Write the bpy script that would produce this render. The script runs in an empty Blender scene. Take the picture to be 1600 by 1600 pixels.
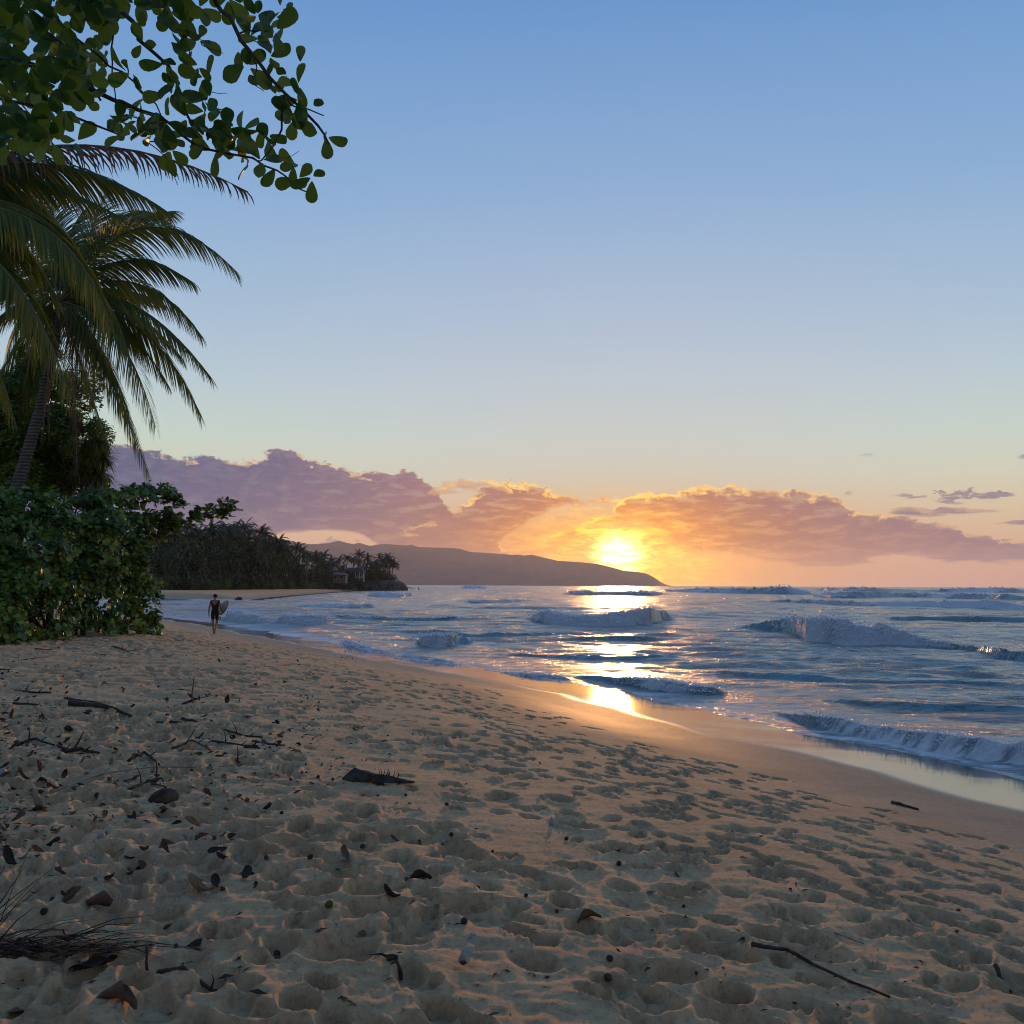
import bpy, bmesh, math, random
import numpy as np
from math import radians, sin, cos, tan, atan, atan2, pi, sqrt, exp
from mathutils import Vector, Matrix, Euler
random.seed(7); RS = np.random.RandomState(11)
sc = bpy.context.scene
col = sc.collection

# ------------------------------------------------------------------ camera
EYE = 2.9; FPX = 1600.0
PITCH = atan(114.4/FPX); ROLL = radians(0.22)
CAMR = Matrix.Rotation(pi/2+PITCH, 3, 'X') @ Matrix.Rotation(ROLL, 3, 'Z')
cd = bpy.data.cameras.new('camera'); cam = bpy.data.objects.new('camera', cd); col.objects.link(cam)
cd.sensor_width = 36; cd.lens = 36*FPX/1600; cd.clip_end = 60000; cd.clip_start = 0.1
cam.location = (0, 0, EYE); cam.rotation_euler = CAMR.to_euler(); sc.camera = cam

def ray(px, py):
    """unit direction in the world seen at photo pixel (px,py)"""
    return (CAMR @ Vector(((px-800)/FPX, -(py-800)/FPX, -1))).normalized()
def azel(px, py):
    d = ray(px, py); return math.degrees(atan2(d.x, d.y)), math.degrees(math.asin(d.z))
def at(px, py, D):
    """point at forward distance D (metres along +Y)"""
    d = ray(px, py); return Vector((0, 0, EYE)) + d*(D/d.y)
def on_z(px, py, z):
    d = ray(px, py); t = (z-EYE)/d.z; return Vector((0, 0, EYE)) + d*t

# ------------------------------------------------------------------ exposure / world / sun
sc.view_settings.view_transform = 'Standard'; sc.view_settings.look = 'None'
sc.view_settings.exposure = 0.0; sc.view_settings.gamma = 1.0
sc.render.engine = 'CYCLES'
cy = sc.cycles
cy.max_bounces = 6; cy.diffuse_bounces = 3; cy.glossy_bounces = 3; cy.transmission_bounces = 4
cy.volume_bounces = 0; cy.transparent_max_bounces = 8
cy.use_denoising = True; cy.caustics_reflective = False; cy.caustics_refractive = False
cy.sample_clamp_indirect = 6.0; cy.filter_width = 1.05

SUN_AZ, SUN_EL = azel(966, 868)

def lin(c):
    """8-bit display colour -> linear"""
    return tuple((v/255/12.92 if v/255 <= .04045 else ((v/255+.055)/1.055)**2.4) for v in c)

class G:
    """tiny node-graph builder"""
    def __init__(s, nt): s.nt = nt
    def n(s, t, **kw):
        o = s.nt.nodes.new(t)
        for k, v in kw.items(): setattr(o, k, v)
        return o
    def put(s, sock, v):
        if isinstance(v, bpy.types.NodeSocket): s.nt.links.new(v, sock)
        else:
            if hasattr(sock.default_value, '__len__') and not hasattr(v, '__len__'): v = (v,)*len(sock.default_value)
            if hasattr(v, '__len__') and len(sock.default_value) == 4 and len(v) == 3: v = (*v, 1)
            sock.default_value = v
    def m(s, op, a, b=0.0, c=0.0, clamp=False):
        o = s.n('ShaderNodeMath', operation=op, use_clamp=clamp)
        for i, v in enumerate((a, b, c)): s.put(o.inputs[i], v)
        return o.outputs[0]
    def add(s, a, b): return s.m('ADD', a, b)
    def sub(s, a, b): return s.m('SUBTRACT', a, b)
    def mul(s, a, b): return s.m('MULTIPLY', a, b)
    def smooth(s, x, lo, hi):
        o = s.n('ShaderNodeMapRange', interpolation_type='SMOOTHSTEP')
        s.put(o.inputs[0], x); s.put(o.inputs[1], lo); s.put(o.inputs[2], hi); return o.outputs[0]
    def lerp(s, x, lo, hi, a=0.0, b=1.0):
        o = s.n('ShaderNodeMapRange'); s.put(o.inputs[0], x)
        for i, v in enumerate((lo, hi, a, b)): s.put(o.inputs[i+1], v)
        return o.outputs[0]
    def mix(s, f, a, b, mode='MIX'):
        o = s.n('ShaderNodeMix', data_type='RGBA', blend_type=mode)
        s.put(o.inputs[0], f); s.put(o.inputs[6], a); s.put(o.inputs[7], b); return o.outputs[2]
    def ramp(s, x, stops, interp='LINEAR'):
        o = s.n('ShaderNodeValToRGB'); r = o.color_ramp; r.interpolation = interp
        while len(r.elements) < len(stops): r.elements.new(0.5)
        for e, (p, c) in zip(r.elements, stops):
            e.position = p; e.color = (*c, 1) if len(c) == 3 else c
        s.put(o.inputs[0], x); return o.outputs[0]
    def noise(s, vec, scale=1, detail=4, rough=.5, dist=0.0, lac=2.0, out=0, dim='3D'):
        o = s.n('ShaderNodeTexNoise', noise_dimensions=dim)
        if vec is not None: s.put(o.inputs['Vector'], vec)
        s.put(o.inputs['Scale'], scale); s.put(o.inputs['Detail'], detail)
        s.put(o.inputs['Roughness'], rough); s.put(o.inputs['Distortion'], dist); s.put(o.inputs['Lacunarity'], lac)
        return o.outputs[out]
    def vec(s, x, y, z):
        o = s.n('ShaderNodeCombineXYZ')
        for i, v in enumerate((x, y, z)): s.put(o.inputs[i], v)
        return o.outputs[0]
    def curve(s, x, pts):
        o = s.n('ShaderNodeFloatCurve'); c = o.mapping.curves[0]
        while len(c.points) < len(pts): c.points.new(0.5, 0.5)
        for p, (u, v) in zip(c.points, pts): p.location = (u, v); p.handle_type = 'VECTOR'
        o.mapping.update(); s.put(o.inputs['Value'], x); s.put(o.inputs['Factor'], 1.0); return o.outputs[0]

world = bpy.data.worlds.new('World'); sc.world = world; world.use_nodes = True
wn = world.node_tree; wn.nodes.clear(); g = G(wn)
tc = g.n('ShaderNodeTexCoord').outputs['Generated']
sep = g.n('ShaderNodeSeparateXYZ'); g.put(sep.inputs[0], tc); dx, dy, dz = sep.outputs
AZ = g.mul(g.m('ARCTAN2', dx, dy), 57.29578)
EL = g.mul(g.m('ARCSINE', dz), 57.29578)
# clear-sky gradient by elevation (far from the sun)
rs = [(0, (232,166,126)), (1.6, (236,176,122)), (3.0, (232,194,140)), (4.4, (226,208,160)), (6.0, (216,220,188)),
      (8.2, (200,220,206)), (11, (184,208,216)), (14.5, (165,194,218)), (21, (133,174,215)), (30.5, (101,150,205)), (55, (84,132,190)), (90, (78,124,184))]
base = g.ramp(g.m('DIVIDE', EL, 90.0, clamp=True), [(e/90, lin(c)) for e, c in rs])
# the sky opposite the sunset: dimmer, rosy near the horizon
opp = g.smooth(dy, .25, -.75)
base = g.mix(g.mul(opp, g.smooth(EL, 26, 2)), base, lin((176,150,158)))
base = g.mix(g.mul(opp, .50), base, lin((96,100,120)))
dA = g.sub(AZ, SUN_AZ); dE = g.sub(EL, SUN_EL)
def gauss(sa, se, ee=None):
    a = g.m('DIVIDE', dA, sa); e = g.m('DIVIDE', dE, se)
    q = g.add(g.mul(a, a), g.mul(e, e)); return g.m('EXPONENT', g.mul(q, -1.0))
# mauve veil above the sun, then warm glow
veil = gauss(22, 17)
base = g.mix(g.mul(veil, .48), base, lin((196,192,208)))
veil2 = gauss(11, 6.5)
base = g.mix(g.mul(veil2, .30), base, lin((226,208,176)))
g3 = gauss(12, 2.4)
base = g.mix(g.mul(g3, .70), base, lin((255,160,66)))
# ---------------- clouds
P1 = g.vec(AZ, g.mul(EL, 1.9), 3.7)
nb = g.noise(P1, .42, 3, .5)                       # big
nm = g.noise(P1, 1.25, 9, .62, .25)                # billows + frill
P2 = g.vec(g.mul(AZ, .55), g.mul(EL, 2.6), 9.1)
ns = g.noise(P2, 1.1, 8, .6, .3)                   # streaky
nsc = g.sub(ns, .5); nmc = g.sub(nm, .5); nbc = g.sub(nb, .5)
AR = 36.0
AN = g.m('DIVIDE', g.add(AZ, AR), 2*AR, clamp=True)
def prof(pts, lo=-2.0, hi=10.0):
    """px polyline -> elevation profile as a function of azimuth"""
    out = []
    for px, py in pts:
        a, e = azel(px, py); out.append(((a+AR)/(2*AR), min(1, max(0, (e-lo)/(hi-lo)))))
    if out[0][0] > .001: out.insert(0, (0, out[0][1]))
    if out[-1][0] < .999: out.append((1, out[-1][1]))
    return g.add(g.mul(g.curve(AN, out), hi-lo), lo)
def layer(top, bot, wob=1.0, wobb=.8, soft=.2, softb=.6, streak=.0, rimw=.45):
    if top[-1][0] < 1600: xe = top[-1][0]; yb = bot[-1][1]; top = top+[(xe+12, max(top[-1][1], yb)+30)]; bot = bot+[(xe+12, yb-10)]
    if top[0][0] > 0: xe = top[0][0]; yb = bot[0][1]; top = [(xe-12, max(top[0][1], yb)+30)]+top; bot = [(xe-12, yb-10)]+bot
    T = prof(top); B = prof(bot)
    w = g.add(g.mul(nmc, 3.8*wob*(1-streak)), g.mul(nsc, 2.4*wob*streak))
    t = g.add(g.sub(T, EL), w)
    b = g.add(g.sub(EL, B), g.mul(nsc, 2.6*wobb))
    thick = g.sub(T, B)
    ok = g.smooth(thick, 0.0, .25)
    a = g.mul(g.mul(g.smooth(t, 0.0, soft), g.smooth(b, 0.0, softb)), ok)
    rim = g.sub(1.0, g.smooth(g.add(t, g.mul(nmc, .8)), soft*.6, rimw))
    return a, rim, t
sd = g.m('SQRT', g.add(g.mul(g.mul(dA, .62), g.mul(dA, .62)), g.mul(dE, dE)))     # stretched distance to the sun
near = g.m('EXPONENT', g.mul(sd, -.19)); near2 = g.m('EXPONENT', g.mul(sd, -.42))
side = g.smooth(AZ, 0.0, -16.0)     # clouds facing away from the light on the left are bluer
cc = g.mix(side, lin((106,106,132)), lin((58,90,130)))
cc = g.mix(g.smooth(EL, 4.5, 1.2), cc, g.mix(side, lin((134,108,118)), lin((80,96,130))))
cc = g.mix(g.m('MULTIPLY', near, .95, clamp=True), cc, lin((226,112,62)))
cc = g.mix(g.mul(g.smooth(nm, .40, .72), .26), cc, g.mix(g.m('MULTIPLY', near, 1.1, clamp=True), lin((164,148,168)), lin((255,170,92))))
cc = g.mix(g.mul(g.smooth(ns, .56, .40), .35), cc, g.mix(near, lin((108,102,134)), lin((190,110,92))))
cc = g.mix(g.m('MULTIPLY', near2, 1.1, clamp=True), cc, (1.0, .42, .04, 1))
rimc = g.mix(g.m('MULTIPLY', near, 1.9, clamp=True), (.86, .56, .36, 1), (1.0, .62, .16, 1))
rimc = g.mix(g.m('MULTIPLY', near2, 1.4, clamp=True), rimc, (2.6, 1.7, .25, 1))
rims = g.m('ADD', g.mul(near, 1.5), .70, clamp=True)
skyc = base
def over(colr, L, tint=None, op=1.0, rk=1.0):
    a, rim, t = L
    c = cc if tint is None else g.mix(tint[1], cc, lin(tint[0]))
    c = g.mix(g.mul(g.mul(g.mul(rim, rims), g.smooth(nb, .36, .58)), rk), c, rimc)
    a = g.mul(a, g.sub(1.0, g.mul(g.mul(near, .95), g.smooth(ns, .50, .62))))
    return g.mix(g.mul(a, op), colr, c)
# far small cumulus below the left gap
skyc = over(skyc, layer([(380,850),(470,850),(500,846),(525,842),(545,846),(560,843),(575,852),(600,860)], [(380,900),(600,900)], .25, 0, .06, .2), ((170,160,180), .6), 1.0, .6)
# left bank
skyc = over(skyc, layer([(-200,730),(100,706),(175,694),(215,697),(245,704),(290,712),(350,716),(405,716),(425,702),(445,698),(462,708),(490,716),(530,730),(575,736),(610,738),(640,738),(660,746),(680,764),(700,790),(735,812),(770,840),(800,870)],
    [(-200,900),(170,890),(400,850),(440,835),(510,832),(560,836),(585,850),(620,880),(660,905),(800,905)], .42, .16, .17, .28, rimw=.34))
# middle mass rising to the right, with purple underside haze
skyc = over(skyc, layer([(590,858),(640,824),(690,808),(712,796),(735,776),(765,756),(790,748),(815,751),(842,760),(868,768),(905,776),(950,778),(975,786),(990,800)],
    [(590,862),(640,890),(700,900),(745,880),(780,850),(812,826),(845,806),(880,792),(960,788),(990,786)], .60, .5, .16, .30, .3))
skyc = over(skyc, layer([(655,790),(672,764),(700,752),(735,748),(770,748),(800,762)], [(655,776),(690,772),(720,770),(770,766),(800,776)], .45, .5, .10, .25, .5), ((246,190,130), .5), .85)
# veil of rain-haze under the middle
skyc = over(skyc, layer([(590,852),(650,840),(760,846),(830,862),(880,884)], [(560,930),(900,930)], .2, 0, .9, .2, 1.0), None, .62, 0)
# bright streaks left of and above the sun
skyc = over(skyc, layer([(840,850),(860,838),(890,828),(930,824),(1000,824),(1045,826),(1070,850)], [(840,842),(870,844),(900,842),(960,838),(1040,838),(1070,830)], .55, .55, .10, .22, .9))
skyc = over(skyc, layer([(905,820),(930,808),(960,800),(1000,800),(1060,800)], [(905,824),(940,822),(980,818),(1060,815)], .5, .4, .12, .3, .8))
# right bank
skyc = over(skyc, layer([(955,800),(966,782),(980,774),(1005,770),(1040,770),(1066,768),(1088,757),(1104,757),(1120,764),(1140,758),(1165,762),(1200,765),(1240,765),(1290,770),(1312,776),(1322,792),(1360,800),(1400,800),(1440,816),(1475,812),(1510,826),(1560,846),(1620,846),(1900,850)],
    [(955,806),(985,812),(1015,824),(1045,840),(1065,862),(1110,868),(1160,874),(1210,882),(1260,888),(1310,889),(1350,884),(1385,872),(1440,870),(1480,884),(1530,884),(1620,880),(1900,884)], .42, .38, .15, .34, .25, .5))
# separate streaks and puffs on the right
skyc = over(skyc, layer([(1375,812),(1390,796),(1420,791),(1450,793),(1480,790),(1520,794),(1560,797),(1585,802)], [(1375,804),(1400,806),(1450,808),(1520,804),(1585,800)], .26, .2, .08, .14, .6), ((132,124,146), .55), 1, .6)
skyc = over(skyc, layer([(1530,828),(1545,816),(1580,812),(1640,812),(1700,820)], [(1530,820),(1570,822),(1640,822),(1700,816)], .26, .2, .08, .14, .6), ((136,126,146), .5), 1, .4)
skyc = over(skyc, layer([(1360,790),(1385,778),(1420,771),(1450,776),(1475,767),(1500,767),(1530,773),(1570,770),(1600,780)], [(1360,780),(1400,778),(1440,780),(1480,784),(1530,784),(1570,780),(1600,776)], .85, .7, .08, .2, .3), ((128,126,146), .75), .95, .2)
skyc = over(skyc, layer([(1290,778),(1320,770),(1345,776)], [(1290,776),(1320,778),(1345,772)], .8, .6, .08, .2, .3), ((140,130,146), .6), .7, .2)
skyc = over(skyc, layer([(1330,720),(1345,709),(1365,707),(1385,716)], [(1330,714),(1350,714),(1385,708)], .35, .3, .1, .2, .8), ((150,158,176), .8), .6, 0)
skyc = over(skyc, layer([(1570,724),(1600,709),(1660,706),(1720,724)], [(1570,716),(1620,719),(1720,712)], .35, .3, .1, .2, .8), ((140,148,168), .8), .8, 0)
# the sun's own blaze, partly through cloud gaps (an additive glow)
gap = g.smooth(g.add(g.mul(nsc, 1.6), g.mul(nmc, 1.2)), -.25, .35)
core = g.mul(gauss(1.0, .8), g.add(.30, g.mul(gap, .95)))
mid = g.mul(gauss(4.6, 2.0), g.add(.55, g.mul(gap, .9)))
low = g.mul(g.m('EXPONENT', g.mul(g.mul(g.m('DIVIDE', dA, 7.0), g.m('DIVIDE', dA, 7.0)), -1)), g.mul(g.smooth(EL, 2.15, 1.6), g.smooth(AZ, 4.0, 7.0)))
glow = g.vec(g.add(g.add(g.mul(core, 13), g.mul(mid, 1.6)), g.mul(low, .80)),
             g.add(g.add(g.mul(core, 9.5), g.mul(mid, .76)), g.mul(low, .36)),
             g.add(g.mul(core, 3.4), g.mul(mid, .0)))
skyc = g.mix(g.m('MULTIPLY', gauss(11, 2.9), 1.15, clamp=True), skyc, (1.0, .72, .14, 1), 'MULTIPLY')
skyc = g.mix(1.0, skyc, glow, 'ADD')
bg = g.n('ShaderNodeBackground'); g.put(bg.inputs[0], skyc); g.put(bg.inputs[1], 1.0)
wo = g.n('ShaderNodeOutputWorld'); wn.links.new(bg.outputs[0], wo.inputs[0])
world.cycles.sampling_method = 'MANUAL'; world.cycles.sample_map_resolution = 2048

sl = bpy.data.lights.new('sun', 'SUN'); sun = bpy.data.objects.new('sun', sl); col.objects.link(sun)
sl.energy = 2.5; sl.angle = radians(1.6); sl.color = (1.0, .44, .13)
sund = Vector((sin(radians(SUN_AZ))*cos(radians(SUN_EL+2.0)), cos(radians(SUN_AZ))*cos(radians(SUN_EL+2.0)), sin(radians(SUN_EL+2.0))))
sun.rotation_euler = sund.to_track_quat('Z', 'Y').to_euler(); sun.location = (20, 0, 30)

# ------------------------------------------------------------------ helpers
def tag(o, label=None, cat=None, group=None, kind=None):
    if label: o['label'] = label
    if cat: o['category'] = cat
    if group: o['group'] = group
    if kind: o['kind'] = kind
    return o
def mesh(name, v, f, mats=(), smooth=True, mi=None):
    me = bpy.data.meshes.new(name)
    v = np.asarray(v, dtype=np.float32).reshape(-1, 3)
    if isinstance(f, np.ndarray): nf, k = f.shape; tot = np.full(nf, k, np.int32); flat = f.astype(np.int32).ravel()
    else:
        tot = np.array([len(q) for q in f], np.int32); nf = len(f)
        flat = np.fromiter((i for q in f for i in q), np.int32)
    me.vertices.add(len(v)); me.vertices.foreach_set('co', v.ravel())
    me.loops.add(len(flat)); me.loops.foreach_set('vertex_index', flat)
    me.polygons.add(nf); st = np.zeros(nf, np.int32); st[1:] = np.cumsum(tot)[:-1]
    me.polygons.foreach_set('loop_start', st)
    me.polygons.foreach_set('use_smooth', np.full(nf, smooth))
    if mi is not None: me.polygons.foreach_set('material_index', np.asarray(mi, np.int32))
    for m_ in (mats if isinstance(mats, (list, tuple)) else [mats]): me.materials.append(m_)
    me.update(calc_edges=True); return me
def obj(name, me, parent=None, loc=None):
    o = bpy.data.objects.new(name, me); col.objects.link(o)
    if parent: o.parent = parent
    if loc is not None: o.location = loc
    return o
def empty(name, loc=(0,0,0), rz=0): 
    o = obj(name, None); o.location = loc; o.rotation_euler = (0,0,rz); o.empty_display_size = .2; return o
class MB:
    def __init__(s): s.v = []; s.f = []; s.mi = []; s.n = 0
    def add(s, v, f, mi=0):
        v = np.asarray(v, float).reshape(-1, 3); s.v.append(v)
        for q in f: s.f.append(tuple(i+s.n for i in q)); s.mi.append(mi)
        s.n += len(v)
    def tube(s, pts, rad, k=6, mi=0, cap=True, ecc=1.0):
        pts = [Vector(p) for p in pts]; n = len(pts); V = []
        up = Vector((0,0,1))
        for i, p in enumerate(pts):
            d = (pts[min(i+1, n-1)]-pts[max(i-1, 0)]).normalized()
            if abs(d.dot(up)) > .95: up = Vector((1,0,0)) if abs(d.x) < .9 else Vector((0,1,0))
            a = d.cross(up).normalized(); b = a.cross(d).normalized(); up = b
            r = rad[i] if hasattr(rad, '__len__') else rad
            for j in range(k):
                t = 2*pi*j/k; V.append(p+a*(r*cos(t))+b*(r*ecc*sin(t)))
        F = [(i*k+j, i*k+(j+1)%k, (i+1)*k+(j+1)%k, (i+1)*k+j) for i in range(n-1) for j in range(k)]
        if cap: F += [tuple(range(k-1, -1, -1)), tuple((n-1)*k+j for j in range(k))]
        s.add(V, F, mi)
    def box(s, lo, hi, mi=0):
        (a,b,c), (d,e,f) = lo, hi
        s.add([(a,b,c),(d,b,c),(d,e,c),(a,e,c),(a,b,f),(d,b,f),(d,e,f),(a,e,f)],
              [(0,3,2,1),(4,5,6,7),(0,1,5,4),(1,2,6,5),(2,3,7,6),(3,0,4,7)], mi)
    def mesh(s, name, mats, smooth=True): return mesh(name, np.concatenate(s.v), s.f, mats, smooth, s.mi)
    def obj(s, name, mats, parent=None, smooth=True, loc=None): return obj(name, s.mesh(name, mats, smooth), parent, loc)
def mat(name, **kw):
    m_ = bpy.data.materials.new(name); m_.use_nodes = True; nt = m_.node_tree
    b = nt.nodes['Principled BSDF']; gg = G(nt)
    for k, v in kw.items(): gg.put(b.inputs[k.replace('_', ' ')], v)
    return m_, gg, b
def attr(gg, name, out=2): return gg.n('ShaderNodeAttribute', attribute_name=name).outputs[out]
def bump(gg, b, h, strength=.5, dist=.02):
    o = gg.n('ShaderNodeBump'); gg.put(o.inputs['Height'], h); gg.put(o.inputs['Strength'], strength); gg.put(o.inputs['Distance'], dist)
    gg.nt.links.new(o.outputs[0], b.inputs['Normal']); return o

# numpy gradient noise
_perm = RS.permutation(4096); _ga = RS.rand(4096)*2*pi; _gx = np.cos(_ga); _gy = np.sin(_ga)
def perlin(x, y):
    xi = np.floor(x).astype(int); yi = np.floor(y).astype(int); xf = x-xi; yf = y-yi
    def gr(ix, iy, fx, fy):
        h = _perm[(_perm[ix & 4095]+iy) & 4095]; return _gx[h]*fx+_gy[h]*fy
    u = xf*xf*xf*(xf*(xf*6-15)+10); v = yf*yf*yf*(yf*(yf*6-15)+10)
    a = gr(xi, yi, xf, yf); b = gr(xi+1, yi, xf-1, yf); c = gr(xi, yi+1, xf, yf-1); d = gr(xi+1, yi+1, xf-1, yf-1)
    return (a+(b-a)*u)+((c+(d-c)*u)-(a+(b-a)*u))*v
def fbm(x, y, o=4, r=.5):
    s = 0; a = 1.
    for i in range(o): s = s+a*perlin(x*2**i+17.3*i, y*2**i+5.1*i); a *= r
    return s
def sst(a, b, x): t = np.clip((x-a)/(b-a), 0, 1); return t*t*(3-2*t)
HAZE = 5e-5
# ------------------------------------------------------------------ shoreline and ground height
_shpx = [(1600,1268),(1518,1250),(1375,1207),(1241,1174),(1108,1146),(985,1113),(882,1084),(780,1065),(695,1050),(590,1031),(485,1010),(380,990)]
SH = [(11.5,-60),(10.5,-12),(9.6,2),(8.2,8)] + [tuple(on_z(x, y, .14)[:2]) for x, y in _shpx] + \
     [(-21.3,70),(-29,83),(-39,98),(-50,116),(-61,138),(-67,160),(-64,180)] + [tuple(on_z(x, y, .14)[:2]) for x, y in [(390,936.5),(450,930.5),(520,925),(575,922),(606,920.5)]] + \
     [(-73,640),(-74,672),(-85,700),(-120,712),(-200,720),(-500,800),(-1500,1400),(-4200,4200),(-9000,7000)]
SH = np.array(SH)
def sdist(x, y, P=SH):
    """signed distance to the wet line: positive inland (left of the line)"""
    x = np.asarray(x, float); y = np.asarray(y, float); best = np.full(x.shape, 1e18); sg = np.ones(x.shape)
    for (ax, ay), (bx, by) in zip(P[:-1], P[1:]):
        ex, ey = bx-ax, by-ay; t = np.clip(((x-ax)*ex+(y-ay)*ey)/(ex*ex+ey*ey), 0, 1)
        qx = x-ax-t*ex; qy = y-ay-t*ey; d = qx*qx+qy*qy
        c = ex*(y-ay)-ey*(x-ax); m_ = d < best
        best = np.where(m_, d, best); sg = np.where(m_, np.sign(c), sg)
    if P is SH:
        sg = inland(x, y)
    return np.sqrt(best)*sg
def inland(x, y):
    """+1 on land, -1 at sea (even-odd test against the closed land outline)"""
    Q = np.vstack([P_ for P_ in (SH, [(-60000, 7000), (-60000, -60000), (11.5, -60000), (11.5, -60)])]); c = np.zeros(np.shape(x), bool)
    for (ax, ay), (bx, by) in zip(Q[:-1], Q[1:]):
        if ay == by: continue
        c ^= ((ay > y) != (by > y)) & (x < (bx-ax)*(y-ay)/(by-ay)+ax)
    return np.where(c, 1., -1.)
_pd = [-400,-60,-14,-6,-2.4,0,1.2,2.4,4,6,9,14,25,40,80,200,1000,9000]; _pz = [-12,-6,-1.6,-.42,.03,.14,.22,.36,.62,.90,1.16,1.34,1.62,1.95,3.1,6.,14,40]
def base_z(x, y, d=None):
    d = sdist(x, y) if d is None else d
    return np.interp(d, _pd, _pz)
def hit(px, py):
    r = ray(px, py); t = np.geomspace(2, 900, 6000); X = r.x*t; Y = r.y*t; Z = EYE+r.z*t
    k = np.argmax(Z < base_z(X, Y)); return Vector((X[k], Y[k], Z[k]))
def column_grid(rad, th):
    R, T = np.meshgrid(rad, th, indexing='ij'); return R*np.sin(T), R*np.cos(T)
def grid_faces(nr, nt):
    i = np.arange(nr-1)[:, None]; j = np.arange(nt-1)[None, :]; a = i*nt+j
    return np.stack([a, a+1, a+nt+1, a+nt], -1).reshape(-1, 4)

# ------------------------------------------------------------------ sand sheet
TH = np.radians(np.concatenate([np.linspace(-180, -36, 50)[:-1], np.linspace(-36, 36, 900), np.linspace(36, 180, 50)[1:]]))
j0 = 49; dth = radians(72/899)
RAD = np.concatenate([np.linspace(.05, 2.4, 12)[:-1], np.geomspace(2.4, 70, 640)[:-1], np.geomspace(70, 1100, 130), [1400, 2000, 3500, 6000, 9500]])
i0 = 11; lr = math.log(70/2.4)/639
X, Y = column_grid(RAD, TH)
D = sdist(X, Y); Dn = D+.25*perlin(X*.25, Y*.25)*np.clip(np.hypot(X, Y)/20, .3, 3)+.08*perlin(X*1.1, Y*1.1)
Zb = base_z(X, Y, Dn)
Rg = np.hypot(X, Y)
inn = (Rg < 160)
tram = sst(1.9, 3.6, D+.9*perlin(X*.35, Y*.35))
calm = sst(.15, .55, perlin(X*.22+3, Y*.16+8))*0.55          # smoother patches
H = np.zeros_like(X)
fade = np.clip(1.25-Rg/110, 0, 1)
rough = .22+.78*sst(4.6, 9.5, D+.8*perlin(X*.3, Y*.3+3))
H += rough*tram*(.024*fbm(X*1.5, Y*1.5, 3, .5)+.013*(1-2*np.abs(perlin(X*3.1, Y*2.6)))*(1-calm)+.008*(1-2*np.abs(perlin(X*6.6, Y*5.4))))*fade
H += rough*tram*.016*(1-2*np.abs(perlin(X*1.3+4, Y*5.2-X*1.2)))*fade     # wind-combed ridges
H += (1-tram)*.004*perlin(X*.8, Y*2.5)*sst(0, 3, D)
H += rough*tram*.042*fbm(X*.62+7, Y*.62, 2)*fade
sw1 = hit(600, 1215); sw2 = hit(790, 1300); sw3 = hit(470, 1150)
sw = np.exp(-((X-sw1.x)/1.3)**2-((Y-sw1.y)/1.7)**2)+np.exp(-((X-sw2.x)/.9)**2-((Y-sw2.y)/1.1)**2)+np.exp(-((X-sw3.x)/1.2)**2-((Y-sw3.y)/2.2)**2)
H *= 1-.45*np.clip(sw, 0, 1)
shore_dir = lambda x, y: atan2(1.0, -.45)
def stamp(x, y, ang, L, W, dep, rim=.35, soft=.35):
    r = math.hypot(x, y); th = atan2(x, y); R_ = max(L, W)*1.7
    ic = i0+math.log(r/2.4)/lr; jc = j0+(th+radians(36))/dth
    di = int(R_/(r*lr))+2; dj = int(R_/(r*dth))+2
    a, b = int(max(ic-di, 0)), int(min(ic+di+1, len(RAD)-1)); c, d = int(max(jc-dj, 1)), int(min(jc+dj+1, len(TH)-1))
    if b-a < 2 or d-c < 2: return
    xs = X[a:b, c:d]-x; ys = Y[a:b, c:d]-y; ca, sa = cos(ang), sin(ang)
    u = (xs*ca+ys*sa)/L; v = (-xs*sa+ys*ca)/W*(1+.25*u)
    q = np.sqrt(u*u+v*v)
    pit = -dep*(1-sst(.62, 1.0, q))*(1+.25*u)
    rr = rim*.6*dep*np.exp(-((q-1.12)/.15)**2)*(1-.3*u)
    w = (1-sst(.8, 1.5, q))*.88
    H[a:b, c:d] = H[a:b, c:d]*(1-w)+pit+rr
rnd = random.Random(5)
cnt = 0
while cnt < 15500:
    if cnt < 3200: r = math.sqrt(rnd.uniform(2.6**2, 15**2)); th = radians(rnd.uniform(-34, 34))
    else: r = math.sqrt(rnd.uniform(14**2, 58**2)); th = radians(rnd.uniform(-32, 20))
    x, y = r*sin(th), r*cos(th); cnt += 1
    d = float(sdist(np.array([x]), np.array([y]))[0])
    if d < 2.2: continue
    if d < 4.6 and rnd.random() > (d-1.9)/2.8: continue
    if d > 26: continue
    if rnd.random() < .8*(exp(-((x-sw1.x)/1.3)**2-((y-sw1.y)/1.7)**2)+exp(-((x-sw2.x)/.9)**2-((y-sw2.y)/1.1)**2)+exp(-((x-sw3.x)/1.2)**2-((y-sw3.y)/2.2)**2)): continue
    if d < 9 and rnd.random() < .30: continue
    cm = float(perlin(np.array([x*.22+3]), np.array([y*.16+8]))[0])
    if cm > .2 and rnd.random() < .7: continue
    firm = max(0, min(1, (8.5-d)/4))            # crisper prints on the firmer sand near the sea
    ang = atan2(1, -.35)+rnd.gauss(0, .45+.35*(1-firm))
    s = rnd.uniform(.8, 1.25)*(1 if r < 16 else 1.15)
    if firm > .45: stamp(x, y, ang, .15*s, .068*s, rnd.uniform(.040, .072), .22)
    else: 
        big = rnd.random() < .3
        stamp(x, y, ang, (rnd.uniform(.14, .22) if big else rnd.uniform(.07, .15))*s, (rnd.uniform(.08, .13) if big else rnd.uniform(.05, .09))*s, rnd.uniform(.05, .10) if big else rnd.uniform(.025, .065), rnd.uniform(.25, .8))
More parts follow.
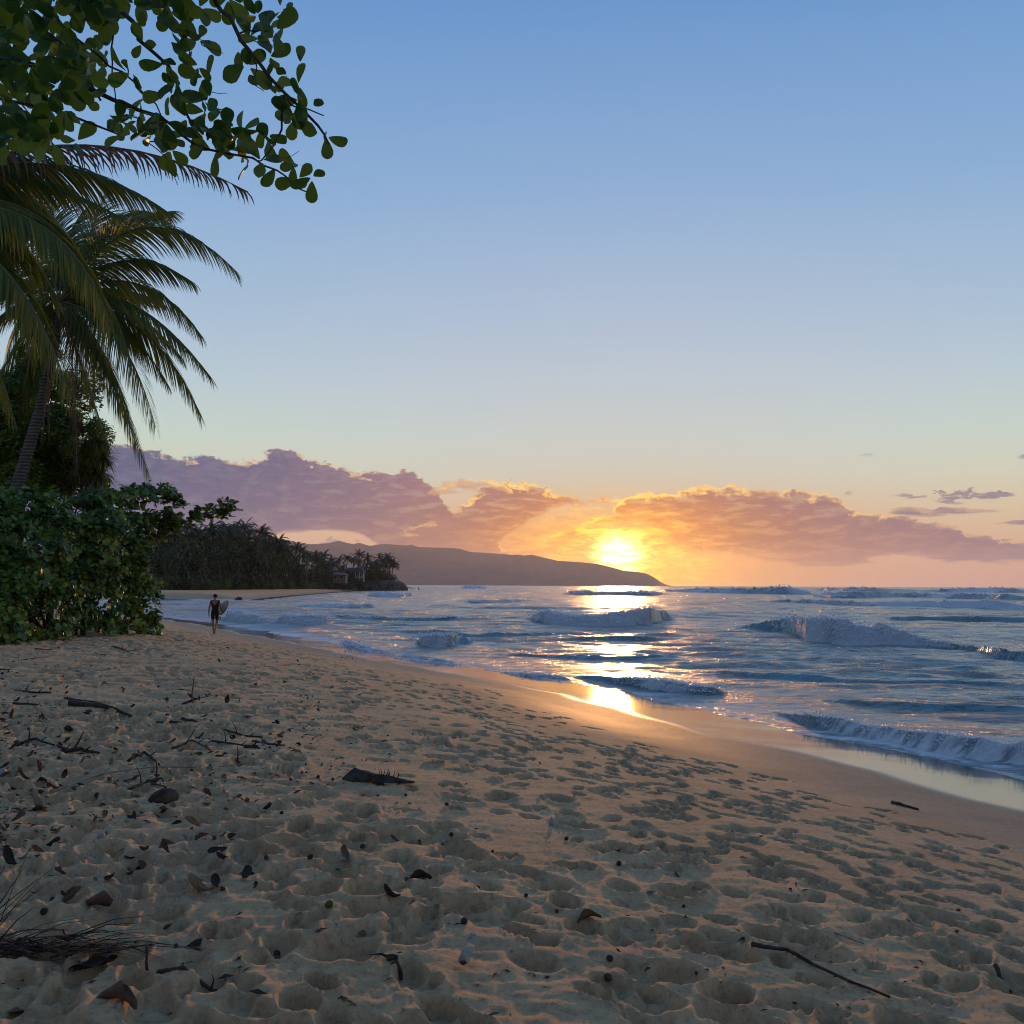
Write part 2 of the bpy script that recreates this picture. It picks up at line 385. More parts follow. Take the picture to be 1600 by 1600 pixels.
# deeper holes the photo shows singly
for px, py, R_, dp in [(390,1273,.16,.08),(380,1340,.13,.09),(1060,1395,.17,.10),(1110,1480,.20,.12),(535,1485,.24,.09),(690,1310,.2,.07),(1000,1290,.13,.08),(1000,1355,.13,.08),(1140,1560,.16,.12),(195,1250,.14,.07),(860,1385,.2,.07),(1150,1500,.14,.10)]:
    p = hit(px, py); stamp(p.x, p.y, rnd.uniform(0, 3), R_, R_*.7, dp, .4)
H *= 1.0+.6*sst(7, 20, Rg)
H = np.where(H > .02, .02+.035*np.tanh((H-.02)/.035), H)
H += (.35+.65*rough)*tram*np.where(Rg < 30, .0085*fbm(X*9, Y*9, 4, .65)*(.4+1.2*sst(-.2, .5, perlin(X*.9, Y*.9))), 0)+tram*np.where(Rg < 13, .0035*fbm(X*42, Y*42, 2, .6), 0)
Z = Zb+H
sand_faces = grid_faces(len(RAD), len(TH))
wet = 1-sst(-.15, .35, D+.22*perlin(X*.5, Y*.5)*np.clip(Rg/20, .4, 3))
wide = sst(55, 110, Rg)                                                # broad wet swash flat in the cove
wet = np.maximum(wet, (1-sst(6, 13, D))*wide*sst(260, 190, Rg) if False else 0)
damp = 1-sst(1.2, 4.2, D+.8*perlin(X*.3, Y*.3))
FL = sst(60, 130, Rg)*(1-sst(150, 250, Rg))

def sand_material():
    m_, q, b = mat('sand')
    co = q.n('ShaderNodeTexCoord').outputs['Object']
    n1 = q.noise(co, .9, 5, .6); n2 = q.noise(co, 22, 6, .75); n4 = q.noise(co, 6, 5, .7); n3 = q.noise(co, 260, 2, .7)
    c = q.mix(q.smooth(n1, .35, .68), (.670,.425,.222,1), (.545,.340,.174,1))
    c = q.mix(q.mul(q.smooth(n4, .45, .65), .30), c, (.33,.21,.125,1))
    c = q.mix(q.mul(q.smooth(n2, .46, .66), .5), c, (.20,.125,.075,1))
    c = q.mix(q.mul(q.smooth(n3, .55, .8), .35), c, (.55,.42,.31,1))
    # pale coral grit
    gr = q.mul(q.smooth(q.noise(co, .42, 3, .5), .58, .70), q.smooth(q.noise(co, 75, 3, .8), .56, .66))
    c = q.mix(q.mul(gr, .75), c, (.60,.57,.54,1))
    vor = q.n('ShaderNodeTexVoronoi'); q.put(vor.inputs['Vector'], co); q.put(vor.inputs['Scale'], 55)
    c = q.mix(q.mul(q.smooth(vor.outputs['Distance'], .13, .05), q.smooth(q.noise(co, 3, 2), .5, .62)), c, (.05,.035,.025,1))
    d = attr(q, 'damp'); w = attr(q, 'wet')
    c = q.mix(q.mul(d, .45), c, (.17,.105,.070,1)); c = q.mix(w, c, (.085,.062,.046,1))
    q.put(b.inputs['Base Color'], c)
    q.put(b.inputs['Roughness'], q.lerp(w, 0, 1, q.lerp(d, 0, 1, .92, .62), .10))
    q.put(b.inputs['Specular IOR Level'], q.lerp(w, 0, 1, .18, .8)); q.put(b.inputs['IOR'], 1.4)
    h = q.add(q.mul(n2, .9), q.mul(n3, .35)); h = q.add(h, q.mul(q.noise(co, 90, 3, .7), .5))
    wr = q.noise(q.vec(0,0,0), 1)
    sp = q.n('ShaderNodeSeparateXYZ'); q.put(sp.inputs[0], co)
    wv = q.noise(q.vec(q.mul(sp.outputs[0], 1.0), q.mul(sp.outputs[1], 2.4), 0), 1.3, 3, .5)
    hh = q.add(q.mul(q.mul(h, q.lerp(w, 0, .6, 1, 0)), q.lerp(d, 0, 1, 1, .45)), q.mul(q.mul(wv, w), .12))
    bump(q, b, hh, .8, .02)
    return m_
M_sand = sand_material()
me = mesh('sand', np.stack([X, Y, Z], -1), sand_faces, M_sand)
for nm_, a_ in (('wet', wet), ('damp', damp)):
    at_ = me.attributes.new(nm_, 'FLOAT', 'POINT'); at_.data.foreach_set('value', a_.astype(np.float32).ravel())
tag(obj('sand', me), kind='structure')
SANDZ = Z
def gz(x, y):
    """height of the finished sand surface"""
    r = math.hypot(x, y); th = atan2(x, y)
    i = int(np.clip(np.searchsorted(RAD, r), 1, len(RAD)-1)); j = int(np.clip(np.searchsorted(TH, th), 1, len(TH)-1))
    u = (r-RAD[i-1])/(RAD[i]-RAD[i-1]); v = (th-TH[j-1])/(TH[j]-TH[j-1])
    return float((1-u)*((1-v)*SANDZ[i-1, j-1]+v*SANDZ[i-1, j])+u*((1-v)*SANDZ[i, j-1]+v*SANDZ[i, j]))
def ghit(px, py):
    p = hit(px, py); 
    for _ in range(4):
        q = on_z(px, py, gz(p.x, p.y)); p = q
    return Vector((p.x, p.y, gz(p.x, p.y)))

# ------------------------------------------------------------------ sea
THs = np.radians(np.concatenate([np.linspace(-85, -36, 26)[:-1], np.linspace(-36, 34, 800), np.linspace(34, 170, 60)[1:]]))
RDs = np.concatenate([np.linspace(6, 11, 10)[:-1], np.geomspace(11, 130, 540)[:-1], np.geomspace(130, 900, 270)[:-1], np.geomspace(900, 13500, 30)])
X, Y = column_grid(RDs, THs); Rg = np.hypot(X, Y); D = -sdist(X, Y)       # positive out to sea
cove = sst(0, 1, (-X-2)/14)*(1-sst(150, 300, Rg))
sB = D-2.2*(1-.85*sst(0, 1, (-X-8)/14))
step = np.maximum(Rg*.0036, .05)
W = np.zeros_like(X); rw = random.Random(3)
gam = np.clip(sB/9, 0.04, 1)
for k in range(76):
    lam = math.exp(rw.uniform(math.log(.32), math.log(6))); a = .0066*lam**.80*rw.uniform(.5, 1.2)
    th = radians(180+14+rw.gauss(0, 27)); kx, ky = sin(th)*2*pi/lam, cos(th)*2*pi/lam; ph = rw.uniform(0, 6.28)
    vis = np.clip(lam/(step*3.2)-1, 0, 1)
    env = .6+.9*perlin(X*.6/lam+k*7.3, Y*.6/lam+k*3.1)
    s = np.sin(kx*X+ky*Y+ph+.8*perlin(X*.25/lam+k, Y*.25/lam))
    W += a*env*vis*(s+.35*(1-np.abs(s))*1.2-.2)
def rid(sx, sy, o): return 1-2*np.abs(perlin(X*sx+o, Y*sy+o*.7+.6*perlin(X*sx*.4, Y*sy*.4+o)))
for sx, sy, am, lm in ((.10,.26,.060,4),(.28,.75,.034,1.4),(.7,1.9,.017,.55),(1.7,4.4,.009,.24)):
    W += am*(rid(sx, sy, 3.3+sx)-.35)*np.clip(lm/(step*1.6)-1, 0, 1)
W += .10*np.sin(2*pi*(Y+.2*X)/34+1.5*perlin(X*.01, Y*.02))*np.clip(sB/60, 0, 1)
W *= gam
foam = np.zeros_like(X); SPRAY = []
def breaker(pts, hs, fo, wf=.55, wb=2.0, lump=.1, seed=0):
    """a line of breaking swell. pts = (px,py at its foot); hs crest heights; fo = foam amount along it"""
    global W, foam
    P = np.array([tuple(on_z(a, b, 0.0)[:2]) for a, b in pts]); hs = np.array(hs, float); fo = np.array(fo, float)
    o = np.argsort(np.arctan2(P[:,0], P[:,1])); P = P[o]; hs = hs[o]; fo = fo[o]
    az = np.arctan2(P[:,0], P[:,1]); rr = np.hypot(P[:,0], P[:,1])
    A = np.arctan2(X, Y); m_ = (A > az[0]-.001) & (A < az[-1]+.001) & (Rg > rr.min()*.8) & (Rg < rr.max()*1.25+8)
    ii = np.nonzero(m_)
    xa, ya, aa, rg = X[ii], Y[ii], A[ii], Rg[ii]
    R0 = np.interp(aa, az, rr); hh = np.interp(aa, az, hs); ff = np.interp(aa, az, fo)
    edge = np.clip((aa-az[0])/(az[-1]-az[0]), 0, 1); tap = sst(0, .16, np.minimum(edge, 1-edge))
    hh = hh*tap*(1+.38*fbm(aa*rr.mean()*min(.6, 9/rr.mean())+seed, aa*0+seed, 3))
    jag = lump*3.4*fbm(aa*rr.mean()*min(.35, 18/rr.mean())+seed*3, rg*.2, 2)
    s = (rg-R0+jag)                 # distance seaward of the foot
    front = np.maximum(hh*wf*2.6, rg*.0085*2.6*(rg > 110))               # face run-out scales with height
    t = s/np.maximum(front, .05)
    face = sst(0, 1, t); back = np.exp(-np.clip(s-front, 0, None)/(hh*wb*2.2+.3))
    prof = hh*face*back
    ff_ = min(1.3, 22/rr.mean())
    fz = sst(-.5, .2, t)*(1-sst(1.3, 2.6+1.5*ff, t))*ff
    fq = min(2.4, .055/(rr.mean()*.0016)+.2); ro = fq/2.4
    nz = lump*min(1, 70/rr.mean())*hh**.5*1.5*(fbm(xa*fq, ya*fq*.8, 4, .6)+.7*(np.abs(perlin(xa*fq*2.1, ya*fq*1.7))-.2))
    W[ii] += prof+nz*fz*tap*(.3+.7*sst(.5, 1.05, t))
    foam[ii] = np.maximum(foam[ii], fz*np.clip(tap*1.5, 0, 1)*(.95+.55*fbm(xa*ff_, ya*ff_, 3)))
    rq = np.random.RandomState(seed+5); cand = np.nonzero((fz*tap > .45) & (t > .25) & (t < 1.9))[0]
    if len(cand): SPRAY.append((ii[0][q_ := rq.choice(cand, int(min(len(cand), 260 if rr.mean() < 90 else 120)))], ii[1][q_], hh[q_]))
    # churned foam left in front and behind
    tr = ff*tap*.62*np.exp(-np.abs(s-front*.5)/(2.6+5*hh))
    foam[ii] = np.maximum(foam[ii], tr*(.55+.9*np.abs(fbm(xa*ff_*.6, ya*ff_*1.2, 3))))
breaker([(815,966),(830,972),(860,977),(900,979),(940,980),(985,979),(1012,977),(1040,972),(1070,970)], [.5,1.05,1.0,.75,.85,1.1,1.15,.8,.2], [.9,1,1,1,1,1,.45,.05,0], .7, 1.6, .16, 1)
breaker([(1125,984),(1160,984),(1200,986),(1235,990),(1260,1002),(1300,1008),(1350,1010),(1400,1010),(1440,1012),(1500,1018),(1560,1030),(1620,1040),(1700,1050)], [.3,.45,.5,.8,1.15,1.2,1.0,.80,.42,.34,.32,.30,.3], [0,.25,.3,.8,1,1,1,1,.9,.5,.3,.2,.1], .6, 1.5, .17, 2)
breaker([(645,1006),(660,1011),(685,1013),(705,1011),(720,1007),(745,1005)], [.2,.48,.52,.45,.35,.1], [.8,1,1,.6,.1,0], .6, 1.4, .1, 3)
breaker([(880,1058),(930,1064),(985,1074),(1030,1083),(1080,1087),(1120,1087),(1150,1085)], [.08,.14,.22,.28,.25,.17,.05], [.1,.35,.55,.7,.6,.5,.2], .6, 1.8, .12, 4)
breaker([(1180,1108),(1230,1124),(1260,1136),(1320,1150),(1400,1164),(1480,1182),(1540,1194),(1620,1206),(1700,1216)], [.04,.10,.20,.25,.22,.27,.30,.32,.3], [.3,.5,.55,.5,.45,.6,.75,.8,.8], .6, 1.5, .10, 5)
breaker([(520,1004),(545,1012),(580,1022),(620,1033),(660,1040),(700,1044),(740,1046)], [.15,.42,.30,.25,.35,.28,.05], [.9,1,.8,.9,1,.7,.3], .6, 1.8, .13, 6)
breaker([(425,972),(445,976),(480,978),(510,977),(530,974)], [.2,.6,.7,.5,.1], [1,1,1,1,.7], .7, 2, .16, 7)
breaker([(345,968),(370,972),(400,974),(425,973)], [.3,.7,.5,.2], [1,1,1,1], .7, 2, .2, 8)
breaker([(570,931),(590,933),(625,934),(650,931)], [.3,1.1,.9,.2], [1,1,.8,.3], .8, 2, .25, 9)
breaker([(700,940),(740,943),(800,942),(850,940)], [.2,.5,.5,.2], [.2,.5,.3,.1], .8, 2, .2, 10)
breaker([(450,948),(500,950),(560,952),(600,950)], [.2,.55,.6,.2], [.7,.9,.7,.3], .8, 2, .2, 20)
breaker([(860,928),(900,930),(960,931),(1010,931),(1060,929)], [.4,1.1,1.4,1.2,.3], [.3,.6,.3,.7,.3], .9, 2, .2, 11)
breaker([(1010,924),(1090,926),(1160,928),(1225,929),(1245,929),(1290,930)], [.8,2.0,2.0,2.6,1.8,.4], [.5,.8,.5,.5,.9,.5], .9, 2, .3, 12)
breaker([(1240,932),(1300,935),(1340,935),(1400,934),(1470,935),(1560,938),(1640,940)], [.8,1.4,1.8,1.4,1.1,1.5,1.2], [.8,1,.35,.15,.9,.3,.9], .9, 2, .25, 13)
breaker([(1050,938),(1130,941),(1260,944),(1380,948),(1480,951),(1560,953),(1660,956)], [.1,.35,.5,.7,.8,.9,.8], [.2,.3,.5,.8,1,1,1], .9, 2, .2, 14)
breaker([(1230,922),(1330,924),(1440,926),(1520,926),(1640,927)], [1,2.0,1.8,2.4,2.2], [.3,.6,.2,.9,.5], .9, 2, .3, 15)
breaker([(718,919.4),(730,920.3),(745,920.4),(762,919.8)], [.8,2.6,2.4,.5], [1,1,1,.8], .9, 2, .3, 16)
breaker([(880,1000),(940,1003),(1010,1003),(1050,1001)], [.1,.2,.22,.1], [0,.1,.1,0], 1.2, 2, .1, 17)
breaker([(1360,966),(1420,969),(1500,970),(1560,971),(1640,972)], [.1,.35,.4,.4,.3], [0,.2,.3,.2,.2], 1., 2, .1, 18)
breaker([(780,1052),(800,1058),(860,1062),(900,1066)], [.06,.10,.10,.05], [.5,.7,.6,.4], .8, 2, .06, 19)
breaker([(480,962),(560,968),(640,972),(720,970),(800,968)], [.05,.22,.26,.22,.05], [.3,.6,.3,.6,.2], 1, 2, .12, 31)
breaker([(560,985),(640,990),(740,996),(830,994),(930,992)], [.05,.16,.2,.18,.05], [.5,.4,.3,.4,.1], 1, 2, .1, 32)
breaker([(760,1022),(860,1030),(980,1034),(1090,1032)], [.03,.12,.14,.04], [.3,.35,.3,.2], 1, 2, .08, 33)
breaker([(1060,1050),(1180,1060),(1320,1068),(1480,1072),(1620,1074)], [.03,.12,.16,.14,.05], [.1,.25,.2,.3,.1], 1, 2, .08, 34)
breaker([(1250,1095),(1380,1106),(1500,1112),(1640,1116)], [.03,.12,.12,.05], [.1,.25,.2,.1], 1, 2, .08, 35)
breaker([(620,948),(760,952),(900,953),(1040,951)], [.05,.3,.3,.05], [.1,.4,.2,.1], 1, 2, .1, 36)
# swash: thin foam sheet against the sand and its lacy edge
edge = sB+.35*fbm(X*.45, Y*.45, 3)*np.clip(Rg/18, .5, 3)
wid = 2.0+7*cove
foam = np.maximum(foam, (1-sst(.1, wid, edge))*(.56+.42*fbm(X*.5+4, Y*1.1, 3)+.3*cove)*sst(-.4, 0.1, edge))
foam = np.maximum(foam, cove*(1-sst(14, 40, sB))*(.62+.55*fbm(X*.22, Y*.30, 4)))
foam = np.maximum(foam, (1-sst(18, 60, sB))*(.30+.52*fbm(X*.16+9, Y*.42, 4)))
foam = np.maximum(foam, .28+.36*fbm(X*.05+9, Y*.12, 4)*sst(20, 60, sB))
W += (1-sst(0, .35, edge))*sst(-.4, 0, edge)*.03*(1+.8*perlin(X*3, Y*3))
W += np.clip(foam-.3, 0, 1)*.05*fbm(X*3.2, Y*3.2, 3)*(Rg < 120)
Zs = .035+W
Zs = np.where(edge < .3, np.minimum(Zs, .035+W*sst(-.5, .3, edge)), Zs)
F = grid_faces(len(RDs), len(THs)); keep = (edge.ravel()[F] > -.25).any(1)
F = F[keep]
used = np.zeros(X.size, bool); used[F.ravel()] = True; idx = np.cumsum(used)-1
V = np.stack([X, Y, Zs], -1).reshape(-1, 3)[used]; F = idx[F]
def sea_material():
    m_, q, b = mat('sea_water')
    co = q.n('ShaderNodeTexCoord').outputs['Object']
    sp = q.n('ShaderNodeSeparateXYZ'); q.put(sp.inputs[0], co); x, y = sp.outputs[0], sp.outputs[1]
    cd_ = q.n('ShaderNodeCameraData').outputs['View Distance'] if False else q.m('SQRT', q.add(q.mul(x, x), q.mul(y, y)))
    st = q.vec(q.mul(x, .75), q.mul(y, 1.5), 0)
    f = attr(q, 'foam')
    lace = q.noise(st, 3.2, 8, .66, .6); lace2 = q.noise(q.vec(q.mul(x, .35), y, 4), .9, 6, .6, .4)
    l = q.add(q.mul(q.sub(lace, .5), 1.1), q.mul(q.sub(lace2, .5), 1.0))
    fa = q.smooth(q.add(f, l), .34, .70)
    n1 = q.noise(q.vec(q.mul(x, .7), q.mul(y, 1.2), 0), 2.2, 4, .55, .3)
    n2 = q.noise(q.vec(q.mul(x, .8), q.mul(y, 1.3), 2), 9, 4, .6, .2)
    n3 = q.noise(q.vec(q.mul(x, .45), y, 5), .5, 4, .55, .2)
    wc = q.mix(q.smooth(n3, .4, .65), (.095,.180,.200,1), (.150,.265,.285,1))
    fc = q.mix(q.smooth(q.noise(st, 5, 6, .7), .35, .7), (.70,.70,.71,1), (.93,.93,.93,1))  # greyer patches paint the shade of crevices into the foam colour
    q.put(b.inputs['Base Color'], q.mix(fa, wc, fc))
    q.put(b.inputs['Roughness'], q.lerp(fa, 0, 1, .20, .75)); q.put(b.inputs['IOR'], 1.42)
    q.put(b.inputs['Specular IOR Level'], q.lerp(fa, 0, 1, .5, .25))
    q.put(b.inputs['Subsurface Weight'], 0.0)
    far = q.lerp(cd_, 40, 500, 1.0, 2.2)
    h = q.add(q.add(q.mul(n1, q.mul(far, .17)), q.mul(n2, .045)), q.mul(n3, q.mul(far, .16)))
    h = q.add(h, q.mul(fa, q.add(q.mul(q.noise(co, 9, 6, .8), .34), q.mul(q.noise(co, 3.1, 4, .65), .42))))
    h = q.mul(h, q.lerp(attr(q, 'calm'), 0, 1, 1, .22))
    bump(q, b, h, .9, 1.0)
    return m_
M_sea = sea_material()
me = mesh('sea', V, F, M_sea)
at_ = me.attributes.new('foam', 'FLOAT', 'POINT'); at_.data.foreach_set('value', foam.ravel()[used].astype(np.float32))
at_ = me.attributes.new('calm', 'FLOAT', 'POINT'); at_.data.foreach_set('value', (1-sst(0, 3.5, edge)).ravel()[used].astype(np.float32))
tag(obj('sea', me), kind='structure')
SEA_EXT = (THs, RDs)

# ------------------------------------------------------------------ far ridge
M_hill, q, b = mat('hill_scrub', Roughness=.95)
co = q.n('ShaderNodeTexCoord').outputs['Object']
q.put(b.inputs['Base Color'], q.mix(q.smooth(q.noise(co, .004, 6, .6), .4, .6), (.045,.05,.045,1), (.085,.07,.06,1)))
b.inputs['Specular IOR Level'].default_value = .1
ridge = [(-300,850),(0,842),(250,838),(400,836),(425,838),(440,842),(455,845),(475,850),(500,850),(515,848),(530,845),(545,849),(553,850),(561,848),(575,852),(580,853),(590,850.5),(606,850),(625,851.5),(637,852.5),(643,851),(655,855),(700,856),(720,857.5),(732,862),(765,864),(800,867),(812,866.5),(817,868),(832,867),(850,871),(870,876),(900,878),(930,880.5),(955,886),(975,892),(995,893.5),(1010,896),(1022,902),(1032,909),(1040,915.5)]
DM = 9000.
xs = np.linspace(-300, 1040, 420); ys = np.interp(xs, [p[0] for p in ridge], [p[1] for p in ridge])
ys = ys+.55*fbm(xs*.05, xs*0+2, 4, .6)*np.clip((1040-xs)/60, 0, 1)
top = [at(a, b_, DM) for a, b_ in zip(xs, ys)]
NV = 26; rows = []
for k in range(NV):
    t = k/(NV-1)
    for i, p in enumerate(top):
        gul = 180*(1-t)*t*4*(perlin(np.array([i*.10]), np.array([t*.8]))[0]+.5*perlin(np.array([i*.27]), np.array([t*1.6]))[0])
        rows.append((p.x*(1-.05*(1-t)), DM-1400*(1-t)**1.3+gul, -6+(p.z+6)*t**1.15))
for k in range(1, 6):
    t = k/5
    for p in top: rows.append((p.x*(1+.03*t), DM+1800*t, p.z*(1-t)-6*t))
me = mesh('mountain_ridge', rows, grid_faces(NV+5, len(top)), M_hill)
tag(obj('mountain_ridge', me), kind='structure')

# torn drops and froth thrown up along the crests
M_froth, q, b = mat('froth', Roughness=.8); b.inputs['Base Color'].default_value = (.9,.9,.92,1)
rq = random.Random(12); sp = MB()
for I, J, hq in SPRAY:
    for i, j, h_ in zip(I, J, hq):
        R_ = RDs[i]; z0 = float(Zs[i, j]); x0 = float(X[i, j]); y0 = float(Y[i, j])
        for _ in range(6):
            s_ = R_*.00068*rq.uniform(.35, 1.5); c = Vector((x0+rq.gauss(0, .10+h_*.25), y0+rq.gauss(0, .05+h_*.15), z0+abs(rq.gauss(0, .008+.115*h_))-.01))
            V_ = [c+Vector((rq.uniform(.5,1.3)*a_*s_, rq.uniform(.5,1.3)*b_*s_, rq.uniform(.5,1.2)*c_*s_)) for a_, b_, c_ in ((1,0,0),(-1,0,0),(0,1,0),(0,-1,0),(0,0,1),(0,0,-1))]
            sp.add(V_, [(0,2,4),(2,1,4),(1,3,4),(3,0,4),(2,0,5),(1,2,5),(3,1,5),(0,3,5)])
tag(sp.obj('sea_spray', M_froth), kind='stuff')
# ------------------------------------------------------------------ plants
def leaf_mat(name, c1, c2, yellow=.08, tr=.35, rough=.45):
    m_, q, b = mat(name, Roughness=rough)
    r = attr(q, 'rnd'); co = q.n('ShaderNodeTexCoord').outputs['Object']
    c = q.mix(r, c1, c2); c = q.mix(q.smooth(r, 1-yellow, 1-yellow*.5), c, (.34,.26,.03,1))
    c = q.mix(q.mul(q.smooth(q.noise(co, 9, 3, .6), .55, .75), .3), c, (.10,.085,.02,1))
    q.put(b.inputs['Base Color'], c); b.inputs['Specular IOR Level'].default_value = .35
    t = q.n('ShaderNodeBsdfTranslucent'); q.put(t.inputs[0], q.mix(.5, c, (.06,.15,.014,1), 'ADD') if tr > .3 else c)
    mx = q.n('ShaderNodeMixShader'); q.put(mx.inputs[0], tr); q.nt.links.new(b.outputs[0], mx.inputs[1]); q.nt.links.new(t.outputs[0], mx.inputs[2])
    q.nt.links.new(mx.outputs[0], q.nt.nodes['Material Output'].inputs['Surface']); return m_
M_leaf = leaf_mat('almond_leaf', (.030,.078,.014,1), (.060,.130,.022,1), .02, .34, .38)
M_leafb = leaf_mat('bush_leaf', (.035,.080,.014,1), (.230,.330,.040,1), .03, .28, .36)
M_palm = leaf_mat('palm_leaflet', (.060,.105,.020,1), (.180,.210,.035,1), .08, .30, .5)
M_dry = leaf_mat('dry_leaflet', (.085,.055,.040,1), (.16,.105,.06,1), .05, .15, .8)
M_far = leaf_mat('far_foliage', (.035,.060,.025,1), (.070,.100,.035,1), .02, .15, .6)
M_hedge = leaf_mat('hedge_leaf', (.07,.13,.035,1), (.12,.19,.05,1), .01, .15, .6)
def bark(name, a, b_, sc_=6, ring=0):
    m_, q, b = mat(name, Roughness=.9); co = q.n('ShaderNodeTexCoord').outputs['Object']
    n_ = q.noise(co, sc_, 5, .65); h = n_
    if ring:
        w = q.n('ShaderNodeTexWave', wave_type='BANDS', bands_direction='Z'); q.put(w.inputs['Vector'], co); q.put(w.inputs['Scale'], ring); q.put(w.inputs['Distortion'], 2.5); q.put(w.inputs['Detail'], 3)
        h = q.add(n_, q.mul(w.outputs['Fac'], .8)); n_ = q.add(q.mul(n_, .7), q.mul(w.outputs['Fac'], .3))
    q.put(b.inputs['Base Color'], q.mix(q.smooth(n_, .35, .65), a, b_)); b.inputs['Specular IOR Level'].default_value = .15
    bump(q, b, h, .8, .03); return m_
M_bark = bark('grey_bark', (.055,.045,.036,1), (.13,.11,.09,1))
M_twig = bark('twig_bark', (.05,.04,.03,1), (.10,.08,.06,1), 20)
M_ptr = bark('palm_trunk', (.07,.06,.05,1), (.17,.15,.125,1), 5, 2.6)

LROW = [(0,.03),(.16,.13),(.38,.235),(.62,.31),(.82,.295),(.94,.20),(1.0,.07)]
def leaf_shape(seed, drop=.18, fold=.25):
    r = random.Random(seed); dr = drop*r.uniform(.3, 2.0); fo = fold*r.uniform(.2, 1.6); wv = r.uniform(-.06, .06)
    V = []; 
    for t, w in LROW:
        z = -dr*t*t+.10*t; V += [(-w, t, z+fo*w+wv*sin(t*7)), (0, t, z), (w, t, z+fo*w-wv*sin(t*7))]
    F = []
    for i in range(len(LROW)-1):
        a = 3*i; F += [(a, a+1, a+4, a+3), (a+1, a+2, a+5, a+4)]
    return np.array(V), F
LV = [leaf_shape(i) for i in range(10)]
def set_rnd(me, vals):
    a = me.attributes.new('rnd', 'FLOAT', 'POINT'); a.data.foreach_set('value', np.asarray(vals, np.float32))
def frame(dirv, nrm):
    y = Vector(dirv).normalized(); z = Vector(nrm); z = (z-y*z.dot(y)); z = z.normalized() if z.length > 1e-4 else y.orthogonal().normalized(); x = y.cross(z)
    return Matrix((x, y, z)).transposed()
def rosette(out, pos, axis, n, size, r, spread=1.0):
    axis = Vector(axis).normalized(); a0 = r.uniform(0, 6.3); u = axis.orthogonal().normalized(); v = axis.cross(u)
    for i in range(n):
        t = a0+2.4*i; rad = u*cos(t)+v*sin(t); k = r.uniform(.35, 1.1)*spread
        d = rad*k+axis*r.uniform(.25, .8)*(1 if k < .8 else .5)+Vector((0,0,-.22*k)); d.normalize()
        s = size*r.uniform(.7, 1.15)
        out.append((Vector(pos)+d*s*.12+axis*r.uniform(-.25, .1)*size, frame(d, axis+rad*(-.25)+Vector((r.uniform(-.4,.4), r.uniform(-.4,.4), r.uniform(-.2,.4)))), s, r.randrange(10), r.random()**1.7))
def in_frame(p, m=30):
    d = CAMR.transposed() @ (Vector(p)-Vector((0,0,EYE)))
    if d.z > -.1: return None
    x = 800-d.x/d.z*FPX; y = 800+d.y/d.z*FPX
    return (x, y) if -m < x < 1600+m and -m < y < 1600+m else None
def leaves(parent, L, mt, limit=300, org=Vector((0,0,0)), stuff_name='foliage', part='leaf'):
    """the largest leaves in view become parts of their own, the rest one joined part"""
    near = []
    for i, q in enumerate(L):
        if in_frame(q[0], 5): near.append((-(q[2]/(q[0]-Vector((0,0,EYE))).length), i))
    near.sort(); pick = set(i for _, i in near[:limit]); cache = {}
    V, F, Rn, n_ = [], [], [], 0
    for i, (p, M, s, k, rn) in enumerate(L):
        if i in pick:
            key = (k, int(rn*7))
            if key not in cache:
                me = mesh('leaf', LV[k][0], LV[k][1], mt); set_rnd(me, np.full(len(LV[k][0]), (key[1]+.5)/7*(1 if rn < .94 else 1.06))); cache[key] = me
            o = obj(part, cache[key], parent); o.matrix_local = Matrix.Translation(p-org) @ M.to_4x4() @ Matrix.Scale(s, 4)
        else:
            A = np.array(M)*s; V.append(LV[k][0] @ A.T+np.array(p-org)); F += [tuple(j+n_ for j in f) for f in LV[k][1]]; m__ = len(LV[k][0]); n_ += m__; Rn.append(np.full(m__, rn))
    if V:
        me = mesh(stuff_name, np.concatenate(V), F, mt); set_rnd(me, np.concatenate(Rn)); tag(obj(stuff_name, me, parent), kind='stuff')

# ---- overhanging tree, top left
r = random.Random(21)
T0 = Vector((-6.2, 3.2, gz(-6.2, 3.2))); tree = empty('almond_tree', T0)
tag(tree, 'broad-leaved tree whose leafy twigs hang into the top left of the sky', 'tree')
L = []; tw = MB(); big = MB()
K = 600/1600.
def cp(x, y, D): return at(x*K, y*K, D)
brs = [([(880,-40),(900,20),(960,80),(1060,250),(1190,400),(1330,520),(1370,600)], 6.2, .016),
       ([(1190,410),(1165,540),(1140,620),(1090,670),(1050,660)], 6.2, .008),
       ([(400,-60),(440,0),(560,90),(580,160),(700,280),(760,430),(800,520),(830,640)], 6.6, .018),
       ([(500,420),(670,490),(760,560),(830,620),(1050,660),(1150,700),(1230,780),(1300,800)], 6.4, .011),
       ([(160,-50),(190,0),(270,110),(350,190),(460,270),(560,340),(650,440),(720,560)], 6.9, .011),
       ([(-300,200),(0,240),(280,320),(470,420),(670,490)], 7.1, .028),
       ([(1000,135),(1060,128),(1115,130)], 6.2, .007), ([(760,0),(770,90),(775,170),(790,240)], 6.4, .006),
       ([(1190,415),(1250,455),(1330,470),(1350,480)], 6.2, .006), ([(480,90),(465,200),(470,330),(490,440),(560,470)], 6.9, .007),
       ([(1060,250),(1075,300),(1060,350),(1100,380)], 6.2, .005), ([(830,170),(870,208),(930,222)], 6.4, .004), ([(800,390),(870,388),(945,388)], 6.4, .004), ([(1130,668),(1190,655),(1245,630)], 6.4, .003),
       ([(660,580),(620,600),(690,650),(740,770)], 6.6, .005), ([(-200,60),(60,60),(200,140),(330,240),(420,420)], 7.3, .02), ([(-200,380),(0,420),(200,450),(400,520),(520,570)], 7.3, .015)]
